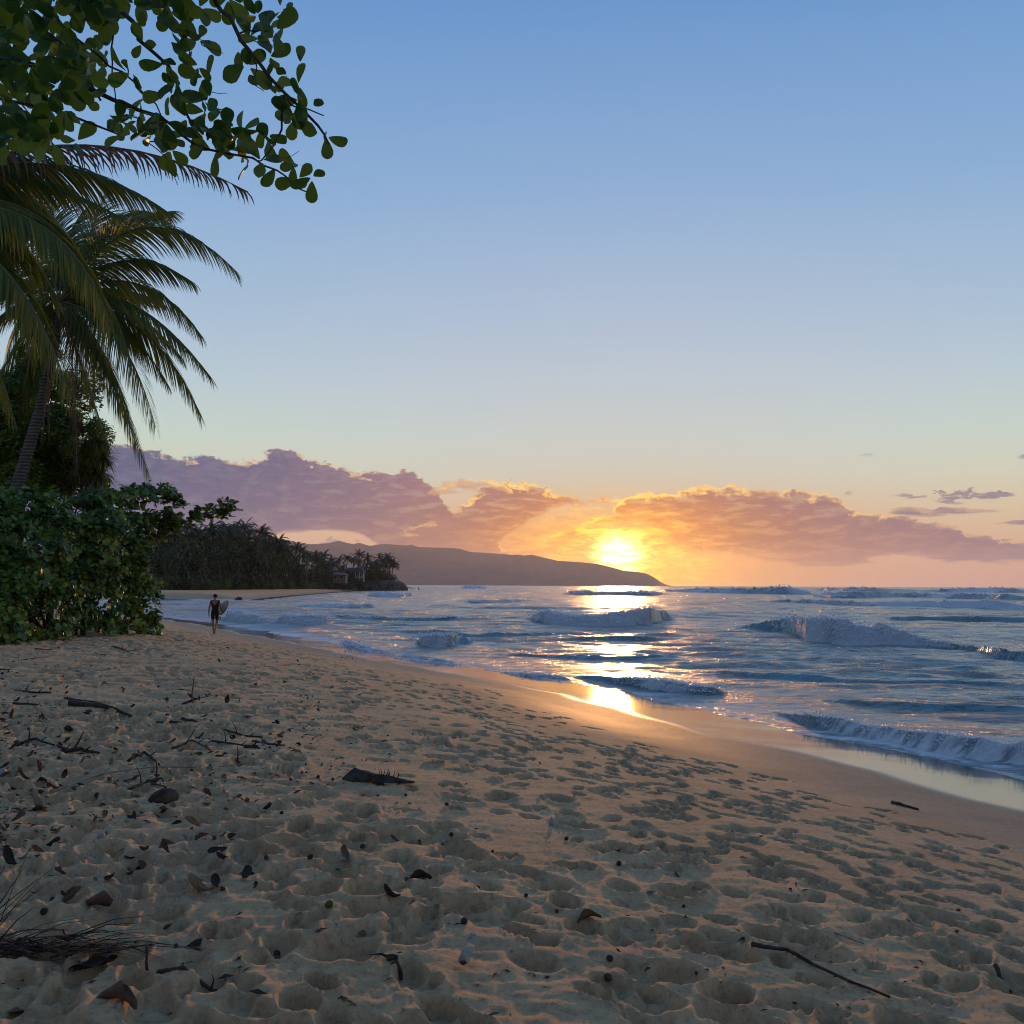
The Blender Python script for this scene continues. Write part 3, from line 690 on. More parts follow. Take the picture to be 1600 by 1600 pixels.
for pts, D, rad in brs:
    P = [cp(x, y, D+.1*sin(i*1.7)) for i, (x, y) in enumerate(pts)]; Q = []
    for a, b_ in zip(P[:-1], P[1:]):
        for t in (0, .5): Q.append(a.lerp(b_, t)+Vector((r.uniform(-1,1), r.uniform(-1,1), r.uniform(-1,1)))*.012)
    Q.append(P[-1]); br = MB(); br.tube(Q, [rad*(1-.65*i/len(Q)) for i in range(len(Q))], 6); br.obj('branch', M_twig, tree).location = -T0
RC = [(330,30),(400,40),(450,95),(600,60),(590,210),(640,20),(690,300),(540,330),(590,430),(720,20),(770,90),(770,160),(830,60),(830,185),(790,230),(820,310),(730,370),(850,350),(870,430),(850,490),(920,490),(780,520),(690,530),(640,560),(570,520),(500,530),(660,600),(950,20),(1070,85),(1170,60),(1190,110),(1150,150),(1040,180),(1085,190),(1000,240),(1130,260),(1030,300),(1100,365),(1250,290),(1190,340),(1240,380),(1250,440),(1350,470),(1190,490),(1230,515),(1090,570),(1120,600),(1030,640),(940,650),(850,600),(880,655),(950,560),(1000,570),(1035,700),(1090,690),(1150,722),(1230,715),(1240,770),(1300,770),(1365,600),(840,660),(710,650),(740,770),(500,580),(900,600),(960,600),(700,420),(640,500)]
for x, y in RC:
    sing = (x, y) in ((1250,290),(500,160),(1350,470),(1000,240),(840,660),(740,770),(1150,722))
    rosette(L, cp(x, y-26, 6.4+r.uniform(-.25, .25)), (r.uniform(-.6,.6), r.uniform(-1,-.2), r.uniform(-.8, .4)), 1 if sing else (3 if (x, y) == (1365,600) else r.choice((3,3,4,5))), r.uniform(.115,.165), r, 1.1)
for _ in range(84):
    x = r.uniform(-40, 430); y = r.uniform(-60, 600)
    if x > 430-.25*y+60 or (x > 130 and y < 170 and r.random() < .72): continue
    rosette(L, cp(x, y, r.uniform(6.3, 8.2)), (r.uniform(-.6,.6), r.uniform(-1,-.2), r.uniform(-.9,.3)), r.choice((3,4,5,6)), .155, r, 1.1)
for _ in range(14):
    x = r.uniform(200, 800); y = r.uniform(-20, 60); rosette(L, cp(x, y, r.uniform(6.2, 7)), (r.uniform(-.6,.6), -.6, r.uniform(-.9,.3)), 4, .16, r)
# the rest of its crown: above and left of the viewer, out of the picture
hubs = []
for _ in range(420):
    a = r.uniform(0, 6.283); rr = 4.2*sqrt(r.random()); p = Vector((-7.0+rr*1.0*cos(a), .5+rr*sin(a)*1.25, 5.4+1.8*r.random()*(1-(rr/5.2)**2)+.4))
    q = in_frame(p, 60)
    if q: continue
    rosette(L, p, (r.uniform(-.5,.5), r.uniform(-.5,.5), 1), 7, .21, r); 
    if r.random() < .03: hubs.append(p)
hubs += [cp(-300,200,7.1), cp(-200,60,7.3), cp(-200,380,7.3), cp(160,-50,6.9), cp(400,-60,6.6), cp(880,-40,6.2)]
big.tube([(0,0,-.2),(.1,.05,1.2),(.3,-.1,2.6),(.2,0,3.6)], [.26,.21,.19,.15], 10)
big.obj('trunk', M_bark, tree)
for p in hubs:
    br = MB(); e = p-T0; s0 = Vector((.25, -.05, 3.0+.5*r.random())); md = s0.lerp(e, .5)+Vector((0,0,.35)); br.tube([s0, s0.lerp(md, .5)+Vector((0,0,.15)), md, e], [.08,.06,.045,.02], 6); br.obj('branch', M_bark, tree)
leaves(tree, L, M_leaf, 300, T0)

# ---- coconut palms near the viewer
def frond(P0, P1, P2, Lm, dry=0.0, n=78, r=random, droop=.55, wid=.055, rad=.035, mats=(None,)):
    """one feather frond along a bent midrib, leaflets hanging from both sides"""
    rb = MB(); ml = MB(); rn = []
    B = lambda t: P0*(1-t)**2+P1*2*t*(1-t)+P2*t*t
    T = lambda t: ((P1-P0)*2*(1-t)+(P2-P1)*2*t).normalized()
    rb.tube([B(i/14) for i in range(15)], [rad*(1-.85*i/14)+.004 for i in range(15)], 6)
    tilt = r.choice((-1,1))*r.uniform(.35, .85)
    for side in (-1, 1):
        for i in range(n):
            t = .10+.90*(i+r.uniform(-.3,.3))/n; t = min(t, .995); p = B(t); tg = T(t)
            S = tg.cross(Vector((0,0,1))); S = S.normalized() if S.length > .05 else Vector((1,0,0)); S = Matrix.Rotation(tilt, 3, tg) @ (S*side)
            l = Lm*(min(1, .35+t*2.2))*(1-max(0, t-.45)**1.6*1.55)*r.uniform(.82, 1.08)
            up = S.cross(tg)*side
            d = (S*(.80-.45*t)+tg*(.50+.55*t)+Vector((0,0,-.18))+Vector((r.uniform(-.08,.08),r.uniform(-.08,.08),r.uniform(-.1,.06)))).normalized()
            if r.random() < .04: continue
            w = wid*(1.0 if t < .8 else .75); q = p.copy(); V = []; nseg = 4
            wv = (tg*.85+Vector((0,0,.3))).normalized()
            for s in range(nseg+1):
                f = s/nseg; ww = w*(1-f**2.2)*.5+.002; V += [q+wv*ww, q-wv*ww]
                d = (d+Vector((0,0,-droop*(.25+.9*f)))).normalized(); q = q+d*(l/nseg)
            ml.add(V, [(2*s, 2*s+1, 2*s+3, 2*s+2) for s in range(nseg)])
            rn += [max(0, min(1.1, r.gauss(.4+dry*.3, .22)))]*(2*nseg+2)
    return rb, ml, rn
def put_frond(parent, org, args, mt, seed, **kw):
    r = random.Random(seed); rb, ml, rn = frond(*args, r=r, **kw)
    f = rb.obj('frond', M_rachis, parent); f.location = -org
    me = ml.mesh('leaflets', mt, False); set_rnd(me, rn); l = obj('leaflets', me, f); tag(l, kind='stuff'); return f
M_rachis, q, b = mat('midrib', Roughness=.6); b.inputs['Base Color'].default_value = (.13,.12,.045,1)
def palm_by_px(name_label, base, trunk_px, D, crown, fr, seed, rad=(.30,.17)):
    org = Vector((base.x, base.y, base.z)); e = empty('coconut_palm', org); tag(e, name_label, 'palm tree')
    P = [Vector((0,0,-.2))]+[at(x, y, d)-org for x, y, d in trunk_px]; t = MB(); Q = []
    for a, b_ in zip(P[:-1], P[1:]):
        for k in range(6): Q.append(a.lerp(b_, k/6))
    Q.append(P[-1]); n = len(Q)
    t.tube(Q, [(rad[0]+(rad[1]-rad[0])*min(1, 1.3*i/n)+(.012 if i % 2 else -.004)) for i in range(n)], 14); t.obj('trunk', M_ptr, e)
    for i, (c, tip, dd, Lm, kind) in enumerate(fr):
        P0 = at(crown[0], crown[1], D)+Vector((0,0,.05)); P1 = at(c[0], c[1], D+dd*.5); P2 = at(tip[0], tip[1], D+dd)
        mt = [M_palm, M_dry, M_palm][kind] 
        f = put_frond(e, org, (P0, P1, P2, Lm*1.5), mt, seed+i, n=118 if kind != 1 else 60, droop=(.34, .8, .5)[kind], dry=(0, .3, .6)[kind])
        if kind == 1: tag(f, 'withered brown frond')
    return e
b1 = ghit(12, 985); DB = b1.y+1.5
base = Vector(((8-800)/FPX*DB, DB, gz((8-800)/FPX*DB, DB)))
palm1 = palm_by_px('leaning coconut palm with a ringed trunk rising behind the big leafy shrub', base, [(14,830,DB),(27,760,DB),(45,700,DB),(62,640,DB),(76,580,DB),(86,530,DB),(93,478,DB)], DB, (93,474), [
    ((215,265),(370,425),-1.0,1.05,0), ((215,385),(316,526),-1.5,.95,0), ((228,462),(314,650),.6,1.0,0), ((195,480),(243,668),-1.8,1.0,0),
    ((160,520),(232,742),.8,1.0,0), ((118,520),(120,742),-1.2,.85,1), ((130,400),(166,296),1.5,1.1,0), ((20,380),(-90,540),-.8,1.1,0),
    ((30,350),(-100,400),1.2,1.1,0), ((50,470),(-30,650),-1.5,1.0,0), ((60,330),(-10,290),.5,1.1,0), ((78,540),(64,700),-.4,.45,1), ((70,540),(78,690),-.2,.35,1),
    ((165,400),(205,570),-2.4,1.0,2), ((90,380),(130,330),3.0,1.1,0), ((40,440),(10,560),-2.6,1.0,2), ((150,430),(250,470),3.2,1.0,0), ((140,340),(270,330),2.2,1.0,0),
    ((170,450),(262,600),1.0,1.0,0), ((200,420),(330,590),.2,1.0,0), ((180,360),(300,440),.8,1.0,0), ((120,440),(150,600),1.6,1.0,0), ((70,450),(40,600),1.2,1.0,2), ((150,300),(255,345),3.0,1.0,0), ((140,470),(215,700),-.4,.9,0), ((30,440),(-60,560),.6,1.1,0), ((0,420),(-120,480),2,1.1,0), ((100,360),(60,280),1.5,1.1,0), ((150,500),(200,640),-.6,1.0,0), ((110,510),(170,700),2.4,1.0,0), ((60,520),(20,690),2.0,1.0,0), ((190,440),(285,560),2.8,1.0,0)], 100, (.27,.15))
bx = -260; D2 = DB*.56; base2 = Vector(((bx-800)/FPX*D2, D2, 0)); base2.z = gz(base2.x, base2.y)
palm2 = palm_by_px('nearer coconut palm whose brown-fringed fronds reach in over the left edge', base2, [(-255,800,D2),(-240,600,D2),(-215,450,D2),(-195,340,D2)], D2, (-195,335), [
    ((90,140),(388,300),-.4,.62,1), ((100,262),(173,512),-.6,.85,2), ((20,330),(110,620),-1.2,.8,0), ((-20,250),(90,470),1.2,.8,0), ((-60,200),(190,340),1.5,.7,0),
    ((-50,420),(20,650),.4,.8,0), ((60,250),(140,440),.3,.9,2), ((20,290),(60,560),-.2,.9,0), ((-20,380),(-10,600),-1.6,.9,0), ((40,180),(260,330),.8,.8,0), ((-60,300),(40,400),1.8,.9,0), ((30,220),(110,380),2.6,.9,0), ((-40,170),(120,300),2.0,.8,1), ((-120,130),(60,210),1.0,.7,0), ((-320,200),(-480,450),0,.8,0), ((-300,150),(-380,180),1,.8,0), ((-260,400),(-360,650),-1,.8,0), ((-150,480),(-100,700),-1,.8,1), ((-200,200),(-150,60),-2,.8,0)], 300, (.2,.13))

# ---- the big shrub on the left
r = random.Random(4)
gR = ghit(243, 992); gL = ghit(5, 1006); Dsh = lambda x: gL.y+(gR.y-gL.y)*max(0, min(1.1, x/245))
borg = ghit(110, 990); borg.y += 1.5; borg.z = gz(borg.x, borg.y); bush = empty('sea_almond_shrub', borg)
tag(bush, 'dense sprawling shrub of big glossy oval leaves at the top of the sand', 'shrub')
L = []; EL_ = [(50,850,72,80,.8),(130,850,72,64,.7),(195,890,42,60,.4),(208,872,16,34,.2),(222,935,24,44,.1),(20,905,60,60,.2),(130,810,70,40,1.0),(130,900,60,50,.3),(25,795,50,35,1.2),(-40,860,80,110,.8),(60,965,70,22,1.6),(130,965,50,22,1.8),(185,822,44,34,.9),(238,978,12,22,-.2),(0,965,42,42,-.5),(60,915,60,45,.0),(165,950,35,40,.3),(55,985,60,20,-.2),(130,988,50,16,.1),(180,985,40,18,.2),(205,905,30,50,-.3),(90,960,60,30,1.2),(250,815,30,18,.4),(205,775,44,12,.6),(150,778,40,14,.8)]
for ex, ey, rx, ry, back in EL_:
    D = Dsh(ex)+back; c = at(ex, ey, D); sx = rx/FPX*D; sz = ry/FPX*D; sy = max(.6, min(1.6, sx))
    n_ = int(30*sx*sz*8)+30
    for _ in range(n_):
        v = Vector((r.gauss(0,1), r.gauss(0,1), r.gauss(0,1))).normalized()
        if v.y > .6: continue
        k = r.uniform(.6, 1.14); p = c+Vector((v.x*sx*k, v.y*sy*k, v.z*sz*k))
        if p.z < gz(p.x, p.y)+.04: continue
        if k > .78 and perlin(np.array([p.x*1.5+p.y]), np.array([p.z*1.9-p.y*.6]))[0] < .06: continue
        q = in_frame(p, 400)
        if q and 35 < q[0] < 165 and 935 < q[1] < 990 and v.y < .1 and r.random() < .88: continue
        rosette(L, p, v+Vector((0,-.2,.75)), r.choice((5,6,7,8,9)), r.uniform(.17, .27), r)
for pts, n_ in (([(150,835),(200,822),(245,812),(290,815),(330,800),(362,795)], 95), ([(140,785),(190,772),(235,770),(262,775),(282,790)], 62), ([(215,830),(250,838),(275,826)], 24)):
    P = [at(x, y, Dsh(240)+.3) for x, y in pts]; br = MB(); br.tube(P, [.07,.055,.045,.035,.025,.015][:len(P)], 6); br.obj('branch', M_bark, bush).location = -borg
    for _ in range(n_):
        k = r.random()**.7*(len(P)-1.001); i = int(k); p = P[i].lerp(P[i+1], k-i)+Vector((r.uniform(-.25,.25), r.uniform(-.3,.3), r.uniform(-.25,.30))); rosette(L, p, (r.uniform(-.5,.7), r.uniform(-.7,.3), .8), 8, .225, r)
for _ in range(16):
    x = r.uniform(-30, 200); a = at(x*.5+50, 990, Dsh(100)+1.2); a.z = gz(a.x, a.y)-.05; e = at(x, r.uniform(800, 965), Dsh(x)+r.uniform(-.1, .9)); md = a.lerp(e, .45)+Vector((r.uniform(-.4,.4), r.uniform(-.5,.2), .3*r.random()))
    br = MB(); br.tube([a, a.lerp(md, .5)+Vector((0,0,.12)), md, md.lerp(e, .5)+Vector((0,0,.1)), e], [.06,.05,.04,.028,.012], 6); br.obj('branch', M_bark, bush).location = -borg
leaves(bush, L, M_leafb, 300, borg)

# ---- clumps of small leaves: shared meshes for the farther trees and shrubs
def clump(seed, n, leaf, blobs, flat=.0):
    """n leaf-sized faces scattered over a lumpy crown about 1 m in radius"""
    r = random.Random(seed); V, F, Rn = [], [], []
    for i in range(n):
        bx, by, bz, br_ = r.choice(blobs); v = Vector((r.gauss(0,1), r.gauss(0,1), r.gauss(0,1))).normalized(); k = r.uniform(.62, 1.05)*br_
        p = Vector((bx+v.x*k, by+v.y*k, bz+v.z*k*.85)); d = (v*.6+Vector((r.uniform(-1,1), r.uniform(-1,1), r.uniform(-.8,.6)))).normalized(); M = frame(d, v+Vector((r.uniform(-.6,.6), r.uniform(-.6,.6), .5)))
        s = leaf*r.uniform(.6, 1.4)
        q = [p+M @ Vector(c)*s for c in ((0,0,0),(-.32,.5,.05),(0,1,-.12),(.32,.5,.05))]; j = len(V); V += q; F.append((j, j+1, j+2, j+3)); Rn += [r.random()*.9]*4
    return V, F, Rn
def blobset(seed, n, R=.62, rr=(.3,.55), zl=(.1,1.2)):
    r = random.Random(seed); return [(r.uniform(-R,R), r.uniform(-R,R), r.uniform(*zl), r.uniform(*rr)) for _ in range(n)]
def clump_mesh(name, args, mt):
    V, F, Rn = clump(*args); me = mesh(name, V, F, mt, False); set_rnd(me, Rn); return me
for i, (x, y, rx, h, D, lab) in enumerate([(35,640,2.3,3.4,4.0,'dark small-leaved tree behind the leaning palm trunk'), (108,706,1.25,2.4,3.2,'lighter green small-leaved tree between the palm trunk and the spiky tree'), (-70,700,2.2,4.5,5,'tall small-leaved tree at the left edge behind the palms'), (10,715,2.0,2.6,2.5,'low dark small-leaved tree under the palm crown at the left edge'), (85,735,1.9,1.9,4.6,'dense low tree filling the gap behind the palm trunk'), (60,600,1.7,2.2,6,'upper small-leaved tree showing through below the palm crown')]):
    c = at(x, y, DB+D); z0 = gz(c.x, c.y); e = empty('leafy_tree', (c.x, c.y, z0)); tag(e, lab, 'tree', None)
    t = MB(); t.tube([(0,0,-.1),(.15,0,(c.z-z0)*.5),(0,.1,c.z-z0)], [.16,.12,.06], 8)
    for k in range(7):
        a = k*.9+i; t.tube([(.08,0,(c.z-z0)*(.5+.06*k)), (rx*.7*cos(a), rx*.7*sin(a), (c.z-z0)+h*.12*k-.4)], [.05,.015], 5)
    t.obj('trunk', M_bark, e)
    V, F, Rn = clump(40+i, 17000, .075, blobset(50+i, 26, .8, (.22,.42), (-.9,1.0))); V = [Vector((v.x*rx, v.y*rx, v.z*h*.55+c.z-z0)) for v in V]
    me = mesh('crown', V, F, M_leafb, False); set_rnd(me, Rn); tag(obj('crown', me, e), kind='stuff')
# screw pine with strap leaves
r = random.Random(9); c = at(150, 705, DB+2.2); z0 = gz(c.x, c.y); e = empty('screw_pine', (c.x, c.y, z0)); tag(e, 'spiky screw pine with drooping strap leaves right of the small-leaved trees', 'tree')
t = MB(); st_ = MB(); rn = []
heads = [(152,690),(138,715),(162,716),(148,740),(125,735),(160,742),(132,700)]
for hx, hy in heads:
    hp = at(hx, hy, DB+2.2+r.uniform(-.4,.4))-Vector((c.x, c.y, z0)); t.tube([(0,0,-.1), (hp.x*.4, hp.y*.4, hp.z*.55), hp], [.11,.08,.06], 7)
    for k in range(95):
        a = r.uniform(0, 6.28); el = r.uniform(-.6, 1.3); d = Vector((cos(a)*cos(el), sin(a)*cos(el), sin(el))); q = hp.copy(); l = r.uniform(.55, .95); w = .03; sd_ = d.cross(Vector((0,0,1))).normalized(); V = []
        for s in range(5):
            ww = w*(1-(s/4)**2)+.002; V += [q+sd_*ww, q-sd_*ww]; d = (d+Vector((0,0,-.32))).normalized(); q = q+d*l/4
        st_.add(V, [(2*s, 2*s+1, 2*s+3, 2*s+2) for s in range(4)]); rn += [r.random()*.85]*10
t.obj('trunk', M_bark, e); me = st_.mesh('crown', M_palm, False); set_rnd(me, rn); tag(obj('crown', me, e), kind='stuff')

# ---- far grove along the cove
def far_palm_crown(seed):
    r = random.Random(seed); V, F, Rn = [], [], []
    for k in range(22):
        a = k*2.4+r.uniform(-.3,.3); el = r.uniform(-.3, 1.3); d = Vector((cos(a)*cos(el), sin(a)*cos(el), sin(el))); q = Vector((0,0,0)); l = r.uniform(2.2, 3.1); n_ = 9
        for s in range(n_):
            d2 = (d+Vector((0,0,-.15))).normalized(); q2 = q+d*(l/n_); S = d.cross(Vector((0,0,1))).normalized(); rc = r.random()*.9
            for sd_ in (-1, 1):
                tip = q2+(S*sd_*.45+d*.7+Vector((0,0,-.36)))*(1.0*(1-.5*abs(s/n_-.35))); j = len(V)
                V += [q, q2, tip+Vector((r.uniform(-.1,.1), 0, r.uniform(-.12,.1)))]; F.append((j, j+1, j+2)); Rn += [rc]*3
                tip = q.lerp(q2, .5)+(S*sd_*.6+d*.5+Vector((0,0,-.3)))*(.85*(1-.5*abs(s/n_-.35))); j = len(V)
                V += [q.lerp(q2, .2), q.lerp(q2, .7), tip]; F.append((j, j+1, j+2)); Rn += [rc]*3
            q, d = q2, d2
    me = mesh('crown', V, F, M_far, False); set_rnd(me, Rn); return me
FP = [far_palm_crown(i) for i in range(5)]
def far_trunk(seed):
    r = random.Random(seed); a = r.uniform(0, 6.28); b_ = r.uniform(0, .14); m__ = MB(); m__.tube([(cos(a)*b_*t*t, sin(a)*b_*t*t, t) for t in (0,.2,.4,.6,.8,1)], [.024,.018,.016,.014,.013,.013], 6); return m__.mesh('trunk', M_ptr), Vector((cos(a)*b_, sin(a)*b_, 1))
FT = [far_trunk(i) for i in range(5)]
tops = [(225,834),(250,822),(290,815),(320,818),(350,815),(381,816),(412,829),(435,840),(456,850),(480,860),(506,864),(525,872),(540,868),(562,864),(585,872),(606,868),(618,880)]
Dx = lambda x: float(np.interp(x, [225,285,340,400,450,500,540,580,620], [215,232,262,300,345,405,455,500,520]))
r = random.Random(31); k = 0
def far_ground(x, y):
    return float(base_z(np.array([x]), np.array([y]))[0])
def bluff_z(p): return far_ground(p.x, p.y)
spots = [(x, y, 0) for x, y in ((381,818),(412,829),(456,850),(506,864),(539,868),(562,863),(588,868),(605,867),(350,816),(320,819),(290,815),(262,824),(435,842),(480,859),(528,872),(598,873),(573,868),(397,826),(365,821),(335,823),(425,838),(468,856),(492,864),(516,872),(611,880),(552,872))]
for _ in range(64):
    x = r.uniform(222, 612); spots.append((x, float(np.interp(x, [t[0] for t in tops], [t[1] for t in tops]))+r.uniform(6, 30)*Dx(300)/Dx(x), r.uniform(0, 24)))
looks = ['tall', 'shorter', 'slender', 'bushy']
for x, y, back in spots:
    D = Dx(x)+14+back; p = at(x, y+9*240/D, D); z0 = bluff_z(p); h = p.z-z0
    if h < 4: continue
    e = empty('far_coconut_palm', (p.x, p.y, z0-.2)); sc_ = min(1.5, .75+h/26)
    ti = r.randrange(5); t = obj('trunk', FT[ti][0], e); t.scale = (h, h, h+.2); c = obj('crown', FP[r.randrange(5)], e); tp = FT[ti][1]; c.location = (tp.x*h, tp.y*h, h+.1); c.rotation_euler = (0, 0, r.uniform(0, 6.28)); c.scale = (sc_,)*3
    zone = 'in the grove behind the walking surfer' if x < 400 else ('in the grove that runs down to the point' if x < 535 else 'on the dark point beside the beach house')
    edge_ = 'topping' if back == 0 else 'within'
    zone = ('the grove between the leafy branch and the surfer' if x < 330 else 'the tall grove right above the surfer' if x < 400 else 'the grove before its low middle' if x < 445 else 'the low middle of the grove' if x < 500 else 'the grove next to the beach house' if x < 545 else 'the dark point over the beach house' if x < 585 else 'the very tip of the dark point')
    tag(e, f'distant coconut palm {edge_} {zone}', 'palm tree', f'coconut palms {edge_} {zone}')
CL = [clump_mesh('crown', (60+i, 1500, .16, blobset(70+i, 11)), M_far) for i in range(5)]
TRK = MB(); TRK.tube([(0,0,-.1),(.05,0,.5),(0,.04,1)], [.05,.04,.02], 6); TRKm = TRK.mesh('trunk', M_bark)
def far_bush(x, ybase, w, h, D, label, group, nm='far_tree', cr=CL, trunk=True):
    p = at(x, ybase, D); z0 = bluff_z(p); e = empty(nm, (p.x, p.y, z0)); o = obj('crown', r.choice(cr), e); o.scale = (w/2, w/2, h/1.25); o.location = (0,0,h*.03); o.rotation_euler = (0,0,r.uniform(0,6.28))
    if trunk: t = obj('trunk', TRKm, e); t.scale = (h*.6,)*3
    tag(e, label, 'tree' if trunk else 'shrub', group)
for _ in range(84):
    x = r.uniform(215, 600); ty = float(np.interp(x, [t[0] for t in tops], [t[1] for t in tops])); D = Dx(x)+r.uniform(6, 30)
    h = (914-ty)/FPX*D*(r.uniform(.45, .80) if x < 430 else r.uniform(.35, .62))
    far_bush(x, 912, h*r.uniform(.8, 1.1), h, D, 'round dark tree under the distant palms '+('beside the leafy branch' if x < 330 else 'above the surfer' if x < 400 else 'mid grove' if x < 500 else 'near the beach house'), 'broad-leaved trees of the distant grove')
for x in (575,583,590,597,603,609,613):
    D = 512+r.uniform(-6, 14); h = r.uniform(8.5, 13) if x < 606 else 7.5
    far_bush(x, 912, h*.85, h, D, 'windswept dark tree at the tip of the distant point', 'trees at the tip of the point')
CH = [clump_mesh('foliage', (90+i, 1500, .12, blobset(95+i, 14, .7, (.25,.42), (.1,.9))), M_hedge) for i in range(3)]
for i, x in enumerate([232,243,255,266,277]):
    p = hit(x, 921.5); e = empty('hedge_shrub', (p.x, p.y+1, far_ground(p.x, p.y+1)-.1)); o = obj('foliage', r.choice(CH), e); o.scale = (1.9, 1.9, 2.5); o.rotation_euler = (0,0,i)
    tag(e, 'light green clipped shrub in the row above the far beach', 'shrub', 'row of light green shrubs above the far beach')
for i in range(26):
    x = 290+i*11+r.uniform(-3,3); D = Dx(x)+r.uniform(-2, 4); w = r.uniform(3, 7)
    far_bush(x, 915, w, r.uniform(1.6, 3.4), D, 'low green shrub at the foot of the distant grove '+('behind the row of light shrubs' if x < 340 else 'beyond the dark pointed rock' if x < 430 else 'beyond the tiny beachgoers' if x < 500 else 'below the beach house'), 'low shrubs at the foot of the grove', 'low_shrub', CH if r.random() < .4 else CL, False)
# ------------------------------------------------------------------ people
def flat(name, c, rough=.7, spec=.3):
    m_, q, b = mat(name, Roughness=rough); b.inputs['Specular IOR Level'].default_value = spec
    co = q.n('ShaderNodeTexCoord').outputs['Object']; q.put(b.inputs['Base Color'], q.mix(q.smooth(q.noise(co, 7, 5, .6), .3, .7), tuple(v*.8 for v in c), tuple(min(1, v*1.15) for v in c))); return m_
M_skin = flat('skin', (.36,.20,.13), .55); M_suit = flat('black_neoprene', (.012,.012,.014), .6); M_hair = flat('dark_hair', (.02,.014,.010), .7)
M_board = flat('board_white', (.42,.43,.45), .35, .5); M_rail = flat('board_rail', (.02,.02,.025), .4); M_cord = flat('leash_cord', (.03,.035,.05), .5)
def skin_mesh(name, J, E, R, mt, parent, root=0, sub=2):
    me = bpy.data.meshes.new(name); me.from_pydata([tuple(j) for j in J], E, []); me.materials.append(mt)
    o = obj(name, me, parent); md = o.modifiers.new('skin', 'SKIN'); md.use_smooth_shade = True
    for i, v in enumerate(me.skin_vertices[0].data): v.radius = R[i] if hasattr(R[i], '__len__') else (R[i], R[i]); v.use_root = (i == root)
    s_ = o.modifiers.new('sub', 'SUBSURF'); s_.levels = sub; s_.render_levels = sub; return o
def person(loc, rz, label, group=None, detail=True, suit=M_suit, scale=1.0, pose=None, name='person'):
    e = empty(name, loc, rz); e.scale = (scale,)*3; tag(e, label, 'person', group)
    # facing +Y; x to the figure's right
    P = dict(pelvis=(0,0,.94), waist=(0,.005,1.08), chest=(0,.0,1.30), neck=(0,.0,1.47), throat=(0,.015,1.54), head=(0,.02,1.62), crown=(0,.025,1.72),
             lsh=(-.165,0,1.405), lel=(-.235,-.02,1.14), lwr=(-.27,.05,.90), lha=(-.275,.08,.82),
             rsh=(.165,0,1.405), rel=(.25,-.10,1.17), rwr=(.27,.06,.97), rha=(.26,.13,.92),
             lhi=(-.09,0,.90), lkn=(-.075,.05,.50), lan=(-.035,.02,.09), lto=(-.05,.17,.03),
             rhi=(.09,0,.90), rkn=(.075,.10,.50), ran=(.05,-.20,.17), rto=(.055,-.10,.04))
    if pose: P.update(pose)
    n = list(P); ix = {k: i for i, k in enumerate(n)}
    E = [('pelvis','waist'),('waist','chest'),('chest','neck'),('neck','throat'),('throat','head'),('head','crown'),('chest','lsh'),('lsh','lel'),('lel','lwr'),('lwr','lha'),('chest','rsh'),('rsh','rel'),('rel','rwr'),('rwr','rha'),('pelvis','lhi'),('lhi','lkn'),('lkn','lan'),('lan','lto'),('pelvis','rhi'),('rhi','rkn'),('rkn','ran'),('ran','rto')]
    R = dict(pelvis=(.145,.10), waist=(.13,.095), chest=(.155,.11), neck=(.075,.065), throat=(.055,.055), head=(.085,.10), crown=(.055,.07), lsh=.062, rsh=.062, lel=.043, rel=.043, lwr=.028, rwr=.028, lha=(.035,.018), rha=(.035,.018), lhi=.088, rhi=.088, lkn=.058, rkn=.058, lan=.036, ran=.036, lto=(.042,.022), rto=(.042,.022))
    skin_mesh('body', [P[k] for k in n], [(ix[a], ix[b]) for a, b in E], [R[k] for k in n], M_skin, e, 0, 2 if detail else 1)
    V = lambda k: Vector(P[k])
    kk = ['pelvis','waist','chest','neck','lsh','lel2','rsh','rel2','lhi','lkn2','rhi','rkn2']
    Q = dict(pelvis=V('pelvis'), waist=V('waist'), chest=V('chest'), neck=V('neck')+Vector((0,0,-.01)), lsh=V('lsh'), rsh=V('rsh'), lel2=V('lsh').lerp(V('lel'), .45), rel2=V('rsh').lerp(V('rel'), .45), lhi=V('lhi'), rhi=V('rhi'), lkn2=V('lhi').lerp(V('lkn'), .72), rkn2=V('rhi').lerp(V('rkn'), .72))
    RR = dict(pelvis=(.158,.115), waist=(.142,.108), chest=(.170,.122), neck=(.078,.07), lsh=.073, rsh=.073, lel2=.062, rel2=.062, lhi=.10, rhi=.10, lkn2=.082, rkn2=.082)
    i2 = {k: i for i, k in enumerate(kk)}; E2 = [('pelvis','waist'),('waist','chest'),('chest','neck'),('chest','lsh'),('lsh','lel2'),('chest','rsh'),('rsh','rel2'),('pelvis','lhi'),('lhi','lkn2'),('pelvis','rhi'),('rhi','rkn2')]
    if suit: skin_mesh('wetsuit' if suit is M_suit else 'swimwear', [Q[k] for k in kk], [(i2[a], i2[b]) for a, b in E2], [RR[k] for k in kk], suit, e, 0, 2 if detail else 1)
    h = V('head'); skin_mesh('hair', [h+Vector((0,-.03,-.03)), h+Vector((0,-.03,.04)), h+Vector((0,.0,.115))], [(0,1),(1,2)], [(.085,.075),(.10,.105),(.07,.085)], M_hair, e)
